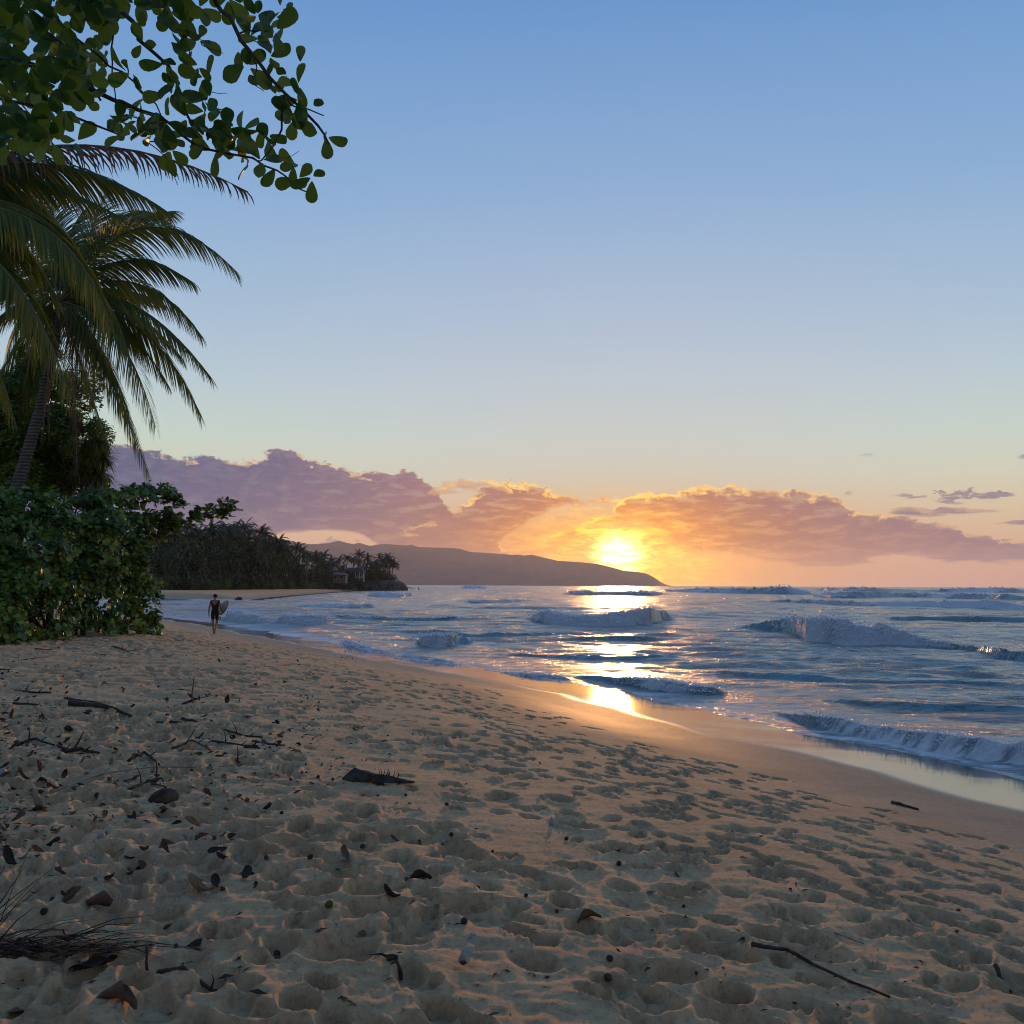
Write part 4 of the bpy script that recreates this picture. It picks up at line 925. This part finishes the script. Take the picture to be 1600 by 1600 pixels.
    if detail:
        fb = MB(); c = h+Vector((0,.105,0)); fb.tube([c+Vector((0,-.02,.025)), c+Vector((0,.012,-.012)), c+Vector((0,-.005,-.022))], [.008,.014,.008], 6); fb.obj('nose', M_skin, e)
        for s in (-1, 1):
            eb = MB(); eb.tube([h+Vector((s*.088,.0,-.035)), h+Vector((s*.098,-.008,.0)), h+Vector((s*.09,-.006,.03))], [.008,.014,.008], 6); eb.obj('ear', M_skin, e)
            ey = MB(); ey.tube([h+Vector((s*.035,.092,.012)), h+Vector((s*.035,.102,.012))], [.012,.006], 6); ey.obj('eye', M_hair, e)
            w, t = (V('lwr'), V('lha')) if s < 0 else (V('rwr'), V('rha')); d = (t-w).normalized(); sd_ = d.cross(Vector((s,0,0))).normalized()
            for k, (o_, l) in enumerate(((-.030,.065),(-.010,.078),(.010,.074),(.028,.058))):
                a = t+sd_*o_+d*.01; f = MB(); f.tube([a, a+d*l*.5+Vector((-s*.006,0,0)), a+d*l+Vector((-s*.022,0,0))], [.010,.009,.006], 6); f.obj('finger', M_skin, e)
            a = w+d*.03; f = MB(); f.tube([a+Vector((0,.02,0)), a+d*.03+Vector((-s*.005,.045,0)), a+d*.06+Vector((-s*.012,.055,0))], [.012,.011,.008], 6); f.obj('thumb', M_skin, e)
    return e
pf = ghit(335, 992); hpx = 64/FPX*pf.y; sc_p = hpx/1.76
surfer = person((pf.x, pf.y, pf.z), radians(4), 'surfer in a short black wetsuit walking away beside the foam, board under one arm', scale=sc_p)
# board: its own thing, held under the right arm
bd = empty('surfboard', (pf.x, pf.y, pf.z)); bd.rotation_euler = (0,0,radians(4)); bd.scale = (sc_p,)*3; tag(bd, 'pale surfboard with a dark rail and leash held under the surfer\'s arm', 'surfboard')
ax = Vector((-.50,.78,-.40)).normalized(); wv = Vector((-.32,.25,.90)); wv = (wv-ax*wv.dot(ax)).normalized(); nv = ax.cross(wv)
C0 = Vector((.28,.14,1.12)); N = 18; V = []; F = []; RV = []
for i in range(N+1):
    t = i/N; half = .215*(sin(pi*min(1, t*.93+.07))**.55)*(1-.25*max(0, t-.5)); 
    if t == 0: half = .09
    if t == 1: half = .004
    th = .032*sin(pi*(.12+.86*t))+.004; rk = .09*max(0, t-.6)**1.4
    for k in range(10):
        a = 2*pi*k/10; V.append(C0+ax*(-.66+1.36*t)+wv*(half*cos(a))+nv*(th*sin(a)+rk))
for i in range(N):
    for k in range(10): F.append((i*10+k, i*10+(k+1)%10, i*10+10+(k+1)%10, i*10+10+k))
F += [tuple(range(9, -1, -1)), tuple(N*10+k for k in range(10))]
mi = [1 if k in (0, 9, 4, 5) else 0 for i in range(N) for k in range(10)]+[1, 1]
obj('deck', mesh('deck', V, F, [M_board, M_rail], True, mi), bd)
for o_, l in ((.10,.16),(-.10,.16),(0,.22)):
    f = MB(); b0 = C0+ax*(-.66+l)+wv*o_+nv*.03; f.add([b0, b0+ax*.11, b0+ax*-.01+nv*.11, b0+nv*.11+ax*.012, b0+wv*.008+ax*.05], [(0,1,3,2),(0,4,1),(1,4,3),(0,2,4),(2,3,4)]); f.obj('fin', M_rail, bd)
lo = C0+ax*(-.62)-wv*.05; ls = MB()
pts = [lo, lo+Vector((.02,-.02,-.25)), lo+Vector((-.06,0,-.55)), lo+Vector((-.16,0,-.72)), lo+Vector((-.26,0,-.55)), lo+Vector((-.22,0,-.30)), lo+Vector((-.28,0,-.20)), lo+Vector((-.34,0,-.40)), lo+Vector((-.33,0,-.56))]
PP = []
for i in range(len(pts)-1):
    p0, p1, p2, p3 = pts[max(i-1,0)], pts[i], pts[i+1], pts[min(i+2, len(pts)-1)]
    for k in range(5):
        t = k/5; PP.append(.5*((2*p1)+(p2-p0)*t+(2*p0-5*p1+4*p2-p3)*t*t+(3*p1-p0-3*p2+p3)*t**3))
lsh = empty('leash'); lsh.parent = bd; ls.tube(PP, .009, 6); 
lo_ = ls.obj('cord', M_cord, bd); 
cf = MB(); cc_ = pts[-1]+Vector((0,0,-.05)); cf.tube([cc_+Vector((.05*cos(a), .0, .06*sin(a))) for a in [i*pi/6 for i in range(13)]], .020, 6); cf.obj('ankle_cuff', M_rail, bd)
bpy.data.objects.remove(lsh)
walk = dict(); M_shorts = flat('swim_shorts', (.10,.06,.05)); M_pale = flat('pale_shirt', (.35,.3,.3))
for i, (px, py, lab, st) in enumerate([(455,917.6,'tiny distant beachgoer standing alone below the trees left of the point', M_suit), (472,919.6,'tiny distant beachgoer walking near the water below the trees', M_shorts), (476,919.8,'tiny distant beachgoer in pale clothes beside the walking one', M_pale)]):
    p = hit(px, py); person(p, .8*i+.3, lab, None, False, st, 1.0)
for px, py, lab in [(654,922.4,'tiny distant person wading in the shallows off the end of the sandy point')]:
    p = on_z(px, py, 0.0); person((p.x, p.y, -.35), .4, lab, None, False, M_suit, 1.15)
for px, py, lab in [(694,919.5,'left one of two tiny heads of swimmers in the sea below the ridge'), (698.5,919.6,'right one of two tiny heads of swimmers in the sea below the ridge')]:
    p = on_z(px, py, 0.0); person((p.x, p.y, -1.0), .4, lab, None, False, M_suit, 1.1)

# ------------------------------------------------------------------ far point: rock bluff, houses
M_rock, q, b = mat('dark_rock', Roughness=.9); co = q.n('ShaderNodeTexCoord').outputs['Object']; q.put(b.inputs['Base Color'], q.mix(q.smooth(q.noise(co, .6, 6, .65), .35, .65), (.03,.024,.02,1), (.10,.075,.055,1))); bump(q, b, q.noise(co, 2, 5, .7), 1, .4)
DP = 505.
xs = np.linspace(520, 634, 60); crest = np.interp(xs, [520,545,560,580,600,615,625,630,634], [911,908,906,905,906,907,909,913,919])
V = []
for k in range(9):
    t = k/8
    for i, x in enumerate(xs):
        p = at(x, crest[i], DP); hb_ = p.z; a = t*pi; prof = sin(a)**.35
        w = 14*(1 if i < 50 else (59-i)/9+.1); V.append((p.x+.6*perlin(np.array([i*.4]), np.array([k*.9]))[0], DP+10-w*cos(a)+1.5*perlin(np.array([i*.3]), np.array([k*.7+9]))[0], -.4+(hb_+.4)*prof*(1+.12*perlin(np.array([i*.35+5]), np.array([k*1.1]))[0])))
o = obj('rocky_bluff', mesh('rocky_bluff', V, grid_faces(9, 60), M_rock)); tag(o, 'low dark rocky bluff under the trees at the tip of the far point', 'bluff', None, 'structure')
def rock(px, py, w, h, lab, D=None):
    p = hit(px, py) if D is None else on_z(px, py, 0.0); r = random.Random(int(px)); bm = bmesh.new(); bmesh.ops.create_icosphere(bm, subdivisions=3, radius=1)
    for v in bm.verts: n_ = .75+.35*float(fbm(np.array([v.co.x*1.3+px]), np.array([v.co.y*1.3+v.co.z]), 3)[0]); v.co = Vector((v.co.x*w*n_, v.co.y*w*.8*n_, v.co.z*h*n_))
    me = bpy.data.meshes.new('rock'); bm.to_mesh(me); bm.free(); me.materials.append(M_rock); o = obj('rock', me); o.location = p; tag(o, lab, 'rock'); return o
rock(373, 938.5, .9, .95, 'dark pointed rock in the foam right of the surfer')
rock(636, 918.6, 4.5, .9, 'flat dark rock at the foot of the point in the water', 1); rock(644, 919.4, 3.5, .5, 'lowest dark rock farthest out from the point', 1)
M_wall = flat('weathered_wall', (.20,.16,.13)); M_roof = flat('dark_roof', (.06,.05,.045)); M_trim = flat('pale_trim', (.62,.58,.55)); M_glass, q, b = mat('window_glass', Roughness=.08); b.inputs['Base Color'].default_value = (.05,.06,.07,1)
def house(px, py, D, w, h, lab, roofmat, pale=False, porch=True):
    p = at(px, py, D); e = empty('beach_house', p); tag(e, lab, 'house'); d_ = 7.
    m__ = MB(); m__.box((-w/2, 0, -1.5), (w/2, d_, h*.62)); m__.obj('wall', M_trim if pale else M_wall, e, False)
    m__ = MB(); m__.add([(-w*.58,-1.6,h*.60),(w*.58,-1.6,h*.60),(w*.58,d_+.6,h*.60),(-w*.58,d_+.6,h*.60),(-w*.38,d_*.45,h),(w*.38,d_*.45,h)], [(0,1,5,4),(1,2,5),(2,3,4,5),(3,0,4),(3,2,1,0)]); m__.obj('roof', roofmat, e, False)
    for i in range(4):
        x = -w*.36+i*w*.24; fr = MB(); fr.box((x-w*.075, -.08, h*.14), (x+w*.075, .02, h*.50)); f = fr.obj('window', M_trim, e, False)
        gl = MB(); gl.box((x-w*.06, -.12, h*.17), (x+w*.06, -.05, h*.47)); gl.obj('pane', M_glass, f, False)
    if porch:
        for i in range(6):
            x = -w*.55+i*w*.22; pm = MB(); pm.box((x-.12, -1.5, -.4), (x+.12, -1.26, h*.6)); pm.obj('post', M_trim, e, False)
        rl = MB(); rl.box((-w*.55, -1.5, .55), (w*.55, -1.35, .75)); rl.obj('railing', M_trim, e, False); fl_ = MB(); fl_.box((-w*.56, -1.65, -.5), (w*.56, 0, -.22)); fl_.obj('deck', M_wall, e, False)
    return e
house(553, 904, DP-22, 8.4, 5.2, 'dark-roofed beach house with a pale porch below the palms on the point', M_roof)
house(519, 906, 440, 11.0, 3.4, 'low brown beach house left of the dark-roofed one with the porch', flat('brown_roof', (.16,.10,.075)), False, False)

# ------------------------------------------------------------------ things on the sand
M_brown = flat('dead_leaf_brown', (.13,.075,.045), .8, .15); M_tan = flat('dead_leaf_tan', (.27,.19,.12), .8, .15); M_black = flat('blackened_leaf', (.045,.03,.025), .75, .2); M_red = flat('dead_leaf_red', (.17,.06,.035), .75, .2)
M_husk = bark('coconut_husk', (.035,.022,.016,1), (.11,.075,.05,1), 9); M_white = bark('bleached_wood', (.15,.125,.09,1), (.34,.295,.225,1), 12); M_wood = bark('dark_driftwood', (.03,.024,.02,1), (.085,.065,.05,1), 14); M_reed = bark('pale_reed', (.22,.17,.12,1), (.36,.29,.21,1), 20)
def dead_leaf(seed, curl, fold):
    """a curled dry leaf with real bend: two halves folded up from the midrib, tip rolled"""
    r = random.Random(seed); V = []; n_ = 9; m_ = 6; wmax = r.uniform(.24, .34)
    for i in range(n_+1):
        t = i/n_; w = wmax*(sin(pi*(t**1.25)*.97+.03)**.7)+.008; a = curl*(t-.3); y = sin(a)/curl if abs(curl) > .05 else t-.3; z = (1-cos(a))/curl if abs(curl) > .05 else 0
        for k in range(m_+1):
            s = (k/m_)*2-1; f = fold*(1+.4*sin(t*5+seed)); x = s*w*cos(f*abs(s)); V.append((x, y, z+abs(s)*w*sin(f*abs(s))+.018*sin(s*9+t*11+seed)))
    return V, [(i*(m_+1)+k, i*(m_+1)+k+1, (i+1)*(m_+1)+k+1, (i+1)*(m_+1)+k) for i in range(n_) for k in range(m_)]
LM = {}
def leaf_mesh(kind, k):
    key = (kind, k)
    if key not in LM:
        V, F = dead_leaf(k*7+3, [1.2,-1.0,2.2,.5,1.7,-1.8][k], [.5,1.1,.7,1.4,.3,.9][k]); me = mesh('dead_leaf', V, F, {'brown': M_brown, 'tan': M_tan, 'black': M_black, 'red': M_red}[kind]); LM[key] = me
    return LM[key]
LANDM = [((257,1255),'the coconut'),((590,1220),'the dark palm sheath'),((733,1500),'the bleached driftwood'),((70,1470),'the heap of needles'),((150,1105),'the black log'),((60,1010),'the foot of the shrub'),((330,1525),'the forked twig'),((1300,1520),'the long buried stick'),((245,1215),'the pale reed'),((1500,1300),'the wet sand at right'),((390,1273),'the deep round hole'),((860,1280),'the upright shell'),((440,1160),'the scattered litter band'),((620,1060),'the trampled middle sand'),((560,1360),'the middle foreground'),((1010,1370),'the three dug holes'),((180,1420),'the folded brown leaf')]
used_l = {}
def near_label(px, py):
    (lx, ly), nm_ = min(LANDM, key=lambda q_: (q_[0][0]-px)**2+((q_[0][1]-py)*1.6)**2)
    dx_, dy_ = px-lx, py-ly
    if abs(dx_) < 14 and abs(dy_) < 10: return 'beside '+nm_
    if abs(dx_) > 1.4*abs(dy_): return ('right of ' if dx_ > 0 else 'left of ')+nm_
    return ('in front of ' if dy_ > 0 else 'beyond ')+nm_
EXTRA = ['', 'farther ', 'slightly nearer ', 'half-buried ', 'wind-turned ', 'tilted ', 'low-lying ']
def unique(l, grp):
    used_l[l] = used_l.get(l, 0)+1; return l
SHP = ['curled','folded','rolled','sharply creased','flattish','bowed']
CLN = {'brown': 'brown', 'tan': 'tan', 'black': 'blackened', 'red': 'reddish-brown'}
def put_leaf(px, py, kind, k, size, rot, tilt, lab=None):
    p = ghit(px, py); o = obj('dead_leaf', leaf_mesh(kind, k)); s = size = size*.68; o.scale = (s, s, s); o.rotation_euler = (tilt[0], tilt[1], rot); o.location = (p.x, p.y, p.z+.02*s/.2)
    big_ = 'large' if s > .24 else ('small' if s < .13 else 'medium')
    tag(o, lab or f'{big_} {SHP[k]} {CLN[kind]} dry leaf {near_label(px, py)}', 'leaf', 'dry leaves scattered on the sand'); return o
put_leaf(168,1432,'brown',1,.34,1.4,(.15,.9), 'large folded brown leaf standing like a tent left of the middle foreground')
put_leaf(130,1530,'black',3,.30,-.9,(.3,1.1), 'long dark leaf edge standing out of the sand above the bottom left corner')
put_leaf(196,1575,'brown',1,.32,1.2,(.2,.7), 'big sand-dusted brown leaf propped up at the bottom left of the picture')
put_leaf(928,1436,'brown',1,.22,1.9,(.1,.2), 'folded grey-brown leaf lying by the right rim of the middle hollow')
put_leaf(15,1355,'black',2,.26,1.2,(.2,.3), 'black rolled leaf at the left edge of the picture')
put_leaf(62,1268,'tan',2,.30,1.3,(.1,.5), 'large tan curled leaf with a bent stalk at the left edge')
put_leaf(162,1278,'tan',1,.17,.3,(.4,.3)); put_leaf(622,1320,'red',0,.16,1.2,(.1,.2)); put_leaf(540,1368,'brown',4,.20,.8,(.4,.3)); put_leaf(665,1380,'black',1,.24,1.5,(.1,.1)); put_leaf(615,1400,'black',2,.2,1.6,(.1,.1)); put_leaf(290,1312,'tan',3,.10,.9,(.2,.4))
put_leaf(655,1315,'tan',1,.12,.4,(.6,.2)); put_leaf(318,1402,'tan',2,.30,1.5,(.0,.2)); put_leaf(100,1215,'brown',1,.2,.2,(.9,.3)); put_leaf(40,1220,'brown',0,.26,2.,(.6,.5)); put_leaf(60,1212,'red',3,.2,1.,(.8,.2)); put_leaf(170,1222,'tan',1,.18,.2,(.2,.1))
put_leaf(355,1105,'brown',1,.30,.0,(1.1,.1)); put_leaf(305,1095,'black',0,.34,1.4,(.1,.3)); put_leaf(260,1097,'tan',1,.24,.6,(.4,.3)); put_leaf(192,1083,'brown',5,.24,.6,(.8,.3)); put_leaf(18,1122,'brown',3,.26,.1,(1.2,.1)); put_leaf(110,1146,'black',1,.28,1.4,(.3,.3))
r = random.Random(77); kinds = ['brown','brown','tan','black','black','red']
for _ in range(250):
    x = r.uniform(0, 1)**1.5*560; yr = r.uniform(0, 1); y = 1012+yr*(250-x*.18); 
    if r.random() < .2: y = r.uniform(1240, 1400); x = r.uniform(0, 420)
    p = ghit(x, y); sz = r.uniform(.07, .21)
    put_leaf(x, y, r.choice(kinds), r.randrange(6), sz, r.uniform(0, 6.28), (r.gauss(0,.3), r.gauss(0,.35)))
for _ in range(26):
    x = r.uniform(560, 1500); y = r.uniform(1130, 1480)
    if y < 1120+(x-800)*.25: continue
    put_leaf(x, y, r.choice(kinds), r.randrange(6), r.uniform(.05, .10), r.uniform(0, 6.28), (r.gauss(0,.5), r.gauss(0,.6)))
def stick(pts, rad, lab, mt=M_wood, twigs=(), grp=None, z=.012, name='stick'):
    P = []
    for q_ in pts:
        p = ghit(q_[0], q_[1]); P.append(p+Vector((0,0,z+(q_[2] if len(q_) > 2 else 0))))
    o0 = P[0].copy(); rr_ = random.Random(int(pts[0][0]*7+pts[0][1])); Q = []
    for a, b_ in zip(P[:-1], P[1:]):
        for t in (0, .33, .66): Q.append(a.lerp(b_, t)-o0+Vector((rr_.uniform(-1,1), rr_.uniform(-1,1), rr_.uniform(-.6,.6)))*rad*.5)
    Q.append(P[-1]-o0); m__ = MB(); n_ = len(Q); m__.tube(Q, [rad*(1-.55*i/n_)*rr_.uniform(.85,1.1) for i in range(n_)], 7)
    for i, d, l in twigs: m__.tube([Q[i], Q[i]+Vector(d)*l*.5+Vector((.01,0,.01)), Q[i]+Vector(d)*l], [rad*.5, rad*.35, rad*.15], 5)
    o = m__.obj(name, mt, loc=o0); tag(o, lab, 'stick', grp); return o
stick([(248,1523),(285,1527),(330,1528),(374,1530)], .011, 'dark forked twig lying across the lower left foreground', twigs=[(6,(.1,-.2,1),.07)])
stick([(230,1512),(228,1497,.05)], .008, 'short dark twig poking upright in front of the folded leaf')
stick([(605,1500),(618,1515),(627,1535)], .016, 'short grey-black forked driftwood left of the bleached piece', twigs=[(1,(-1,.1,.1),.09),(4,(-.4,-.6,.05),.06)])
stick([(1175,1480),(1230,1497),(1300,1525),(1390,1562)], .012, 'long dark buried stick running diagonally across the lower right sand')
stick([(1555,1522,.08),(1563,1540,.03),(1580,1549)], .013, 'small dark hooked twig standing near the lower right edge')
stick([(1265,1455),(1310,1463),(1350,1478)], .007, 'thin brown stem lying right of the three dug holes', M_reed)
stick([(78,1240),(160,1216),(240,1200),(330,1196),(415,1190)], .010, 'long pale reed lying across the leaf litter beyond the coconut', M_reed)
stick([(8,1288),(16,1268,.05),(32,1260,.06)], .010, 'bent pale leaf stalk at the left edge above the needle heap', M_reed)
stick([(1395,1256),(1410,1259),(1434,1266)], .030, 'short black branch near the wet sand at the right', z=.01)
stick([(100,1092),(150,1099),(206,1098)], .012, 'thin straight dark stick just beyond the black log')
stick([(110,1102),(140,1104),(168,1110)], .055, 'thick black log in the leaf litter on the left', z=.03, name='log')
stick([(170,1113),(200,1122),(240,1130),(283,1136)], .022, 'long dark branch running right from the black log', twigs=[(5,(.5,.3,.5),.15)])
stick([(285,1101),(300,1096),(303,1081,.22)], .020, 'dark hooked branch with a raised tip in the middle of the litter band', twigs=[(2,(1,.2,.25),.35)])
stick([(285,1126),(300,1127),(308,1129)], .02, 'stubby dark stick right of the long branch')
for i, (x, y, l) in enumerate([(5,1030,70),(0,1048,62),(25,1052,80),(55,1018,110),(120,1010,90),(20,1080,60),(330,1165,70),(350,1180,60),(200,1190,50),(25,1163,60),(90,1168,44),(95,1175,60),(200,1235,60),(395,1160,50),(380,1168,44),(230,1222,40),(20,1100,70),(45,1140,60),(350,1145,60),(270,1170,60),(175,1014,50)]):
    stick([(x,y),(x+l*.5,y+r.uniform(-2,5)),(x+l,y+r.uniform(-3,9))], r.uniform(.010,.024), f'dark dead branch piece {near_label(x+l*.5, y)}', twigs=[(2,(r.uniform(-.5,.5),.2,.9),r.uniform(.05,.2)),(4,(.6,-.3,.4),.12)], grp='dead branch pieces in the leaf litter')
# crumbs of bark, leaf and twig too many to count
r = random.Random(55); cr = MB()
for _ in range(1700):
    if r.random() < .8: x = r.random()**1.5*620; y = 1008+r.random()**1.2*(330-x*.2)
    else: x = r.uniform(0, 1500); y = r.uniform(1130+max(0, x-700)*.3, 1590)
    p = ghit(x, y); l = r.uniform(.008, .035)*(1 if r.random() < .85 else 2)*(.6 if x > 620 else 1); a = r.uniform(0, 6.28); u = Vector((cos(a), sin(a), r.uniform(-.3,.4)))*l; v = Vector((-sin(a), cos(a), r.uniform(-.4,.4)))*l*r.uniform(.12,.5); c = p+Vector((0,0,.004+l*.15))
    cr.add([c-u, c+v, c+u, c-v, c+Vector((0,0,l*.3))], [(0,1,4),(1,2,4),(2,3,4),(3,0,4),(3,2,1,0)], 0 if r.random() < .6 else (1 if r.random() < .7 else 2))
tag(cr.obj('litter_crumbs', [M_black, M_brown, M_tan], None, False), kind='stuff')
# palm sheath
p = ghit(535, 1218); p2 = ghit(648, 1228); m__ = MB(); ln = (p2-p).length; dv = (p2-p).normalized(); V = []; n_ = 12
for i in range(n_+1):
    t = i/n_; w = (.085*(1-t)**.7+.018)*(1 if i else .5); hgt = .10*(1-t)**1.1+.018; tp_ = min(1, .18+t*5.5); w *= tp_; hgt *= tp_; c_ = Vector((ln*t, .02*sin(t*5), 0))
    for k in range(7):
        a = pi*k/6; V.append(c_+Vector((0, w*cos(a), hgt*sin(a)*(1+.15*sin(k*2.1+i))-.005)))
o_ = empty('palm_sheath', p, atan2(dv.y, dv.x)); tag(o_, 'dark tapering palm frond base with thorn-like stubs on the open middle sand', 'driftwood')
obj('husk', mesh('husk', V, [(i*7+k, i*7+k+1, i*7+8+k, i*7+7+k) for i in range(n_) for k in range(6)]+[tuple(range(7))], M_wood), o_)
for i, t in enumerate((.50,.56,.63,.70,.76,.6,.53)):
    s_ = MB(); b0 = Vector((ln*t, .01*(i%3-1), .055*(1-t)+.02)); s_.tube([b0, b0+Vector((.015,0,.03)), b0+Vector((.0+.02*(i%2), .005, .062))], [.006,.004,.002], 5); s_.obj('stub', M_wood, o_)
# coconut
p = ghit(256, 1262); bm = bmesh.new(); bmesh.ops.create_uvsphere(bm, u_segments=28, v_segments=18, radius=1)
for v in bm.verts:
    a = atan2(v.co.y, v.co.z); k = 1+.05*cos(3*a)+.018*sin(17*a+v.co.x*3); tp = 1-.16*max(0, v.co.x)**2; v.co = Vector((v.co.x*.118*(1+.1*max(0, -v.co.x)), v.co.y*.088*k*tp, v.co.z*.080*k*tp))
me = bpy.data.meshes.new('coconut'); bm.to_mesh(me); bm.free(); me.materials.append(M_husk); me.shade_smooth(); o = obj('coconut', me); o.location = p+Vector((0,0,.062)); o.rotation_euler = (.1,-.28,.5); tag(o, 'dark brown husked coconut lying on the sand at the left', 'coconut')
# bleached driftwood with a snapped dark end
p = ghit(724, 1518); p2 = ghit(742, 1484); dv = (p2-p); ln = dv.length; dv.normalize(); o_ = empty('bleached_driftwood', p+Vector((0,0,.04)), atan2(dv.y, dv.x)); tag(o_, 'short thick bleached piece of driftwood in the lower middle foreground', 'driftwood')
m__ = MB(); m__.tube([(0,0,0),(.02,.001,.002),(ln*.2,.003,.004),(ln*.4,-.003,.008),(ln*.6,.004,.006),(ln*.8,-.002,.011),(ln*.93,.004,.010),(ln,.009,.008)], [.022,.027,.024,.028,.022,.024,.014,.003], 6, ecc=.5); m__.obj('wood', M_white, o_, False)
m__ = MB(); m__.tube([(-.012,0,-.004),(.004,0,0)], [.010,.017], 6, ecc=.5); m__.obj('broken_end', M_wood, o_)
# small nuts, pebbles and shells
def nut(px, py, rr_, lab, mt=M_husk, name='seed_pod', cat='seed pod', grp='small round seed pods on the sand', sq=(1,.9,.85)):
    rr_ *= .68; p = ghit(px, py); bm = bmesh.new(); bmesh.ops.create_icosphere(bm, subdivisions=2, radius=rr_); rj = random.Random(int(px*3+py))
    for v in bm.verts: k = 1+rj.uniform(-.07,.07); v.co = Vector((v.co.x*k*sq[0], v.co.y*k*sq[1], v.co.z*k*sq[2]))
    me = bpy.data.meshes.new(name); bm.to_mesh(me); bm.free(); me.materials.append(mt); me.shade_smooth(); o = obj(name, me); o.location = p+Vector((0,0,rr_*.6)); o.rotation_euler = (rj.random(), rj.random(), rj.random()*6); tag(o, lab, cat, grp)
M_green = flat('green_pod', (.07,.09,.025), .5)
for x, y, rr_ in [(454,1219,.022),(472,1208,.02),(497,1217,.026),(520,1219,.024),(634,1244,.024),(698,1260,.026),(705,1303,.026),(567,1328,.030),(693,1337,.026),(746,1388,.026),(725,1443,.030),(433,1469,.026),(416,1343,.026),(305,1316,.026),(335,1313,.024),(440,1272,.024),(295,1251,.020),(328,1211,.02),(885,1312,.024),(822,1401,.02),(870,1426,.018),(967,1352,.03),(953,1513,.028),(950,1545,.03),(82,1405,.024),(68,1440,.03),(485,1343,.03),(1068,1418,.018),(395,1185,.018),(478,1195,.018),(645,1148,.018),(606,1150,.02),(560,1148,.018),(1088,1532,.014),(275,1480,.018)]:
    nut(x, y, rr_, f'dark round seed pod {near_label(x, y)}')
nut(511,1393,.026,'round dark green seed pod among the left middle hollows',M_green); nut(514,1416,.034,'oval green seed pod just in front of the round green one',M_green,sq=(1.4,.9,.9))
M_shell = flat('pale_shell', (.30,.27,.25), .6)
for x, y, rr_, lab in [(537,1194,.026,'grey pebble beyond the dark palm sheath'),(660,1411,.024,'whitish rounded pebble left of the folded grey-brown leaf'),(62,1122,.034,'pale pebble in the leaf litter at the far left'),(157,1323,.03,'upright whitish chip in the left foreground'),(198,1303,.024,'slanted white chip right of the upright whitish one'),(3,1213,.07,'pale grey stone at the left edge of the picture')]:
    nut(x, y, rr_, lab, M_shell, 'pebble', 'pebble', 'pale pebbles on the sand', (1.3,.7,1.0))
p = ghit(861, 1290); m__ = MB(); m__.add([(-.016,0,-.01),(.018,0,-.01),(.02,.01,.03),(.005,.012,.07),(-.013,.008,.04),(0,-.012,.025)], [(0,1,5),(1,2,5),(2,3,5),(3,4,5),(4,0,5),(0,4,3,2,1)]); o = m__.obj('shell_piece', M_shell, smooth=False, loc=p); tag(o, 'upright grey shell piece standing alone in the middle of the sand', 'shell')
# needle heap
p = ghit(60, 1492); o_ = empty('needle_heap', p); tag(o_, 'heap of long dark dried palm leaflets at the left edge', 'dead leaves'); r = random.Random(8)
for i in range(120):
    a = r.gauss(.1, .45)+(pi if r.random() < .45 else 0); l = r.uniform(.2, .55); b0 = Vector((r.uniform(-.42,.30), r.uniform(-.07,.10), r.uniform(.0,.07))); el = abs(r.gauss(0,.10)) if i > 14 else r.uniform(.5, 1.25)
    if i <= 14: b0.x = r.uniform(-.42,-.2); a = r.uniform(0,.9)
    d = Vector((cos(a)*cos(el), sin(a)*cos(el)*.6, sin(el))); s_ = MB(); w = r.uniform(.004,.009)
    s_.tube([b0, b0+d*l*.5+Vector((0,0,.02)), b0+d*l+Vector((0,0,-.02 if i > 14 else .0))], [w, w*.8, w*.2], 4, ecc=.4); s_.obj('leaflet', M_black if r.random() < .7 else M_brown, o_)
# ------------------------------------------------------------------ air
m_ = bpy.data.materials.new('haze'); m_.use_nodes = True; nt = m_.node_tree; nt.nodes.clear()
pv = nt.nodes.new('ShaderNodeVolumePrincipled'); ou = nt.nodes.new('ShaderNodeOutputMaterial'); nt.links.new(pv.outputs[0], ou.inputs['Volume'])
pv.inputs['Color'].default_value = (.60, .68, .90, 1); pv.inputs['Density'].default_value = HAZE; pv.inputs['Anisotropy'].default_value = .52
hb = MB(); hb.box((-15000, -3000, -14), (15000, 15500, 475)); tag(hb.obj('haze', m_, smooth=False), kind='stuff')
